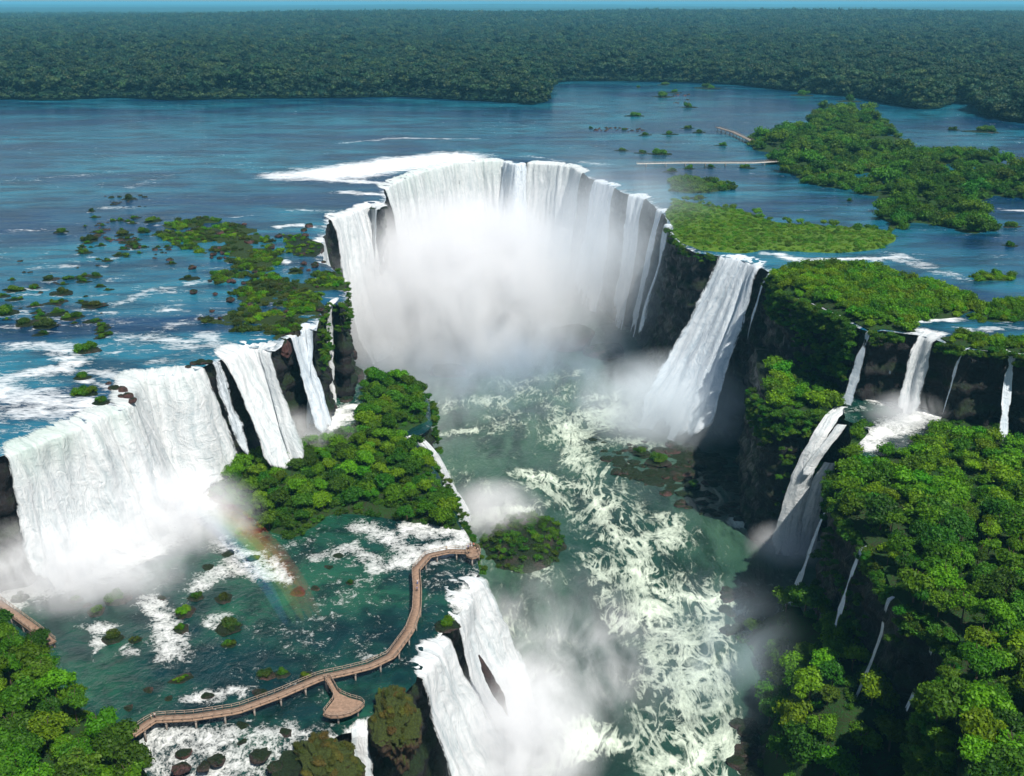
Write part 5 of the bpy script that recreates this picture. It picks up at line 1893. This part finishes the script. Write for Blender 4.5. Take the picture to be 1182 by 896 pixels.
person(on_deck(175, 831.5), 2.4, 'person in white at the left end of the walkway, nearer the trees', CL['white'], CL['khaki'])
person(on_deck(179, 829.5), 2.9, 'person in white shirt at the left end of the walkway, right one of two', CL['white'], CL['dark'], lean=0.03)
person(on_deck(482, 675), 0.2, 'person in a white top walking on the straight upper part of the walkway', CL['white'], CL['blue'])
person(on_deck(481.5, 683), 0.4, 'person in blue following on the straight upper part of the walkway', CL['blue'], CL['dark'])
ends = [(540.5, 635, 'blue', 0.5), (543, 633, 'dark', 0.1), (546.5, 632.5, 'red', -0.3), (550, 634.5, 'dark', -1.0), (551.5, 638, 'white', -1.6), (541, 640, 'khaki', 0.9)]
for k, (a, b, c, rz) in enumerate(ends):
    py_l = b
    person(on_deck(a, b, ZD + 0.09), rz, 'person in %s clothing at the railing of the walkway lookout%s' % (c, ', %s side' % ('far' if py_l < 634 else 'near') if c == 'dark' else ''), CL[c], CL['dark'], 'visitors on the lookout', lean=0.04, lean_arms=True)
person(on_deck(515, 636.5), -1.5, 'person in yellow walking on the last stretch before the lookout', CL['yellow'], CL['dark'])

# ------------------------------------------------------------------ rainbow in the spray over the pool
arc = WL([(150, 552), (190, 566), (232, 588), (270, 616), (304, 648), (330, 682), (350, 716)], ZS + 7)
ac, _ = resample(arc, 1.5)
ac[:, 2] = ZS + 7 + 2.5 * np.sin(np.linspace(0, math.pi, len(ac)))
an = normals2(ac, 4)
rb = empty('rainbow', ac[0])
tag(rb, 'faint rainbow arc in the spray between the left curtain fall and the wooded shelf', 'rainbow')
for k, colr in enumerate([(1.0, 0.10, 0.04), (1.0, 0.42, 0.05), (1.0, 0.85, 0.10), (0.25, 0.9, 0.25), (0.10, 0.35, 1.0)]):  # refracted sunlight put in as fixed tubes of tinted scattering volume
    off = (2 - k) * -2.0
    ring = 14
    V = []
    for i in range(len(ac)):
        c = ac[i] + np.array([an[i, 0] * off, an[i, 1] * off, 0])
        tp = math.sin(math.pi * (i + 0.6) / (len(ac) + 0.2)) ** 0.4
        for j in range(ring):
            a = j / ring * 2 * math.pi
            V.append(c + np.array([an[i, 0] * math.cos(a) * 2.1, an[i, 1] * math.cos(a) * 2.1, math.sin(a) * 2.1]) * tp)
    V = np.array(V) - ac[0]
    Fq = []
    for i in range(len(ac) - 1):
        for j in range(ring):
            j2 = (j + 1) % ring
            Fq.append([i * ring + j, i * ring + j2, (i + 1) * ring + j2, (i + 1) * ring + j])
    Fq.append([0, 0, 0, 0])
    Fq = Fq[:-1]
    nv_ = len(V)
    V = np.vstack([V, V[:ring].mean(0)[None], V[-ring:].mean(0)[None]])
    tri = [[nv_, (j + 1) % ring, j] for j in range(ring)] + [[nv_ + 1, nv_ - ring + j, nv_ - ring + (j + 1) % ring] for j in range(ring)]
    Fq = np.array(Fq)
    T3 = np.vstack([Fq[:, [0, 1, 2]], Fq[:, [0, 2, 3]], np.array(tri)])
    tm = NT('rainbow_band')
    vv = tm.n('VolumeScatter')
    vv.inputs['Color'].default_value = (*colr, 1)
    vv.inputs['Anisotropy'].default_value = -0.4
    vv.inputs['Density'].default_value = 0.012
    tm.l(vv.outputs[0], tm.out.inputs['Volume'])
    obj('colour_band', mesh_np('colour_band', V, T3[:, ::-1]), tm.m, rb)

# ------------------------------------------------------------------ haze and spray
hz = NT('haze')
pv = hz.n('VolumePrincipled')
pv.inputs['Color'].default_value = (0.22, 0.70, 1.0, 1)
pv.inputs['Density'].default_value = 0.00006
hz.l(pv.outputs[0], hz.out.inputs['Volume'])
HZ = 110000.0
v = np.array([[x, y, z] for z in (-90.0, 140.0) for x, y in ((-HZ, -2000), (HZ, -2000), (HZ, HZ), (-HZ, HZ))])
fq = np.array([[0, 3, 2, 1], [4, 5, 6, 7], [0, 1, 5, 4], [1, 2, 6, 5], [2, 3, 7, 6], [3, 0, 4, 7]])
tag(obj('haze', mesh_np('haze', v, fq, smooth=False), hz.m), kind='stuff')


def mist_mat(name, dens, nsc, cover, seed, col=(0.97, 0.98, 1.0), power=1.4, aniso=-0.1):
    t = NT(name)
    p = t.coord('Object')
    ln = t.n('VectorMath')
    ln.operation = 'LENGTH'
    t.l(p, ln.inputs[0])
    fall = t.math('POWER', t.math('SUBTRACT', 1.0, ln.outputs['Value'], clamp=True), power)
    w = t.pos()
    n = t.noise(t.mapped(w, (1, 1, 0.75), (seed * 13.1, seed * 7.7, 0)), nsc, 6, 0.66, 1.2)
    n = t.ramp(n, [(0.64 - cover, 0.0), (0.90 - cover, 1.0)])
    d = t.math('MULTIPLY', t.math('MULTIPLY', fall, n), dens)
    v = t.n('VolumePrincipled')
    v.inputs['Color'].default_value = (*col, 1)
    v.inputs['Anisotropy'].default_value = aniso
    t.l(d, v.inputs['Density'])
    return t.done(v.outputs[0], 'Volume')


def mist(px, py, z, rad, dens, nsc=0.02, cover=0.3, seed=1, rot=0.0, **kw):
    c = W(px, py, z)
    m = mist_mat('spray', dens, nsc, cover, seed, **kw)
    o = obj('spray', mesh_np('spray', ICO3[0], ICO3[1]), m, loc=c, rz=rot, sc=rad)
    return tag(o, kind='stuff')


mist(530, 330, -46, (88, 105, 54), 0.19, 0.034, 0.29, 1, aniso=-0.35)
mist(610, 305, -38, (120, 110, 58), 0.06, 0.03, 0.22, 2, aniso=-0.3)
mist(700, 285, -22, (80, 95, 58), 0.034, 0.022, 0.25, 3, col=(0.85, 0.93, 1.0))
mist(445, 372, -62, (42, 60, 32), 0.14, 0.035, 0.32, 16, aniso=-0.3)
mist(600, 425, -70, (100, 80, 22), 0.042, 0.03, 0.26, 4, col=(0.7, 0.83, 1.0))
mist(75, 655, -31, (36, 19, 15), 0.30, 0.09, 0.30, 5, aniso=-0.3)
mist(190, 595, -31, (30, 22, 15), 0.30, 0.10, 0.29, 6, aniso=-0.3)
mist(335, 500, -34, (26, 14, 10), 0.20, 0.07, 0.34, 7, aniso=-0.3)
mist(775, 465, -66, (50, 36, 26), 0.18, 0.04, 0.32, 8, aniso=-0.3, col=(0.88, 0.95, 1.0))
mist(568, 588, -72, (22, 16, 13), 0.20, 0.06, 0.35, 9, aniso=-0.3)
mist(645, 760, -66, (40, 42, 24), 0.12, 0.07, 0.18, 10, aniso=-0.3)
mist(600, 850, -66, (24, 28, 22), 0.26, 0.08, 0.28, 11, aniso=-0.3)
mist(910, 630, -75, (17, 13, 10), 0.22, 0.05, 0.32, 12, aniso=-0.3)
mist(825, 750, -66, (30, 34, 20), 0.035, 0.05, 0.24, 13, col=(0.75, 0.88, 1.0))
mist(1045, 475, -23, (16, 10, 8), 0.18, 0.06, 0.32, 14, aniso=-0.3)
mist(480, 470, -60, (40, 30, 26), 0.040, 0.04, 0.26, 15)
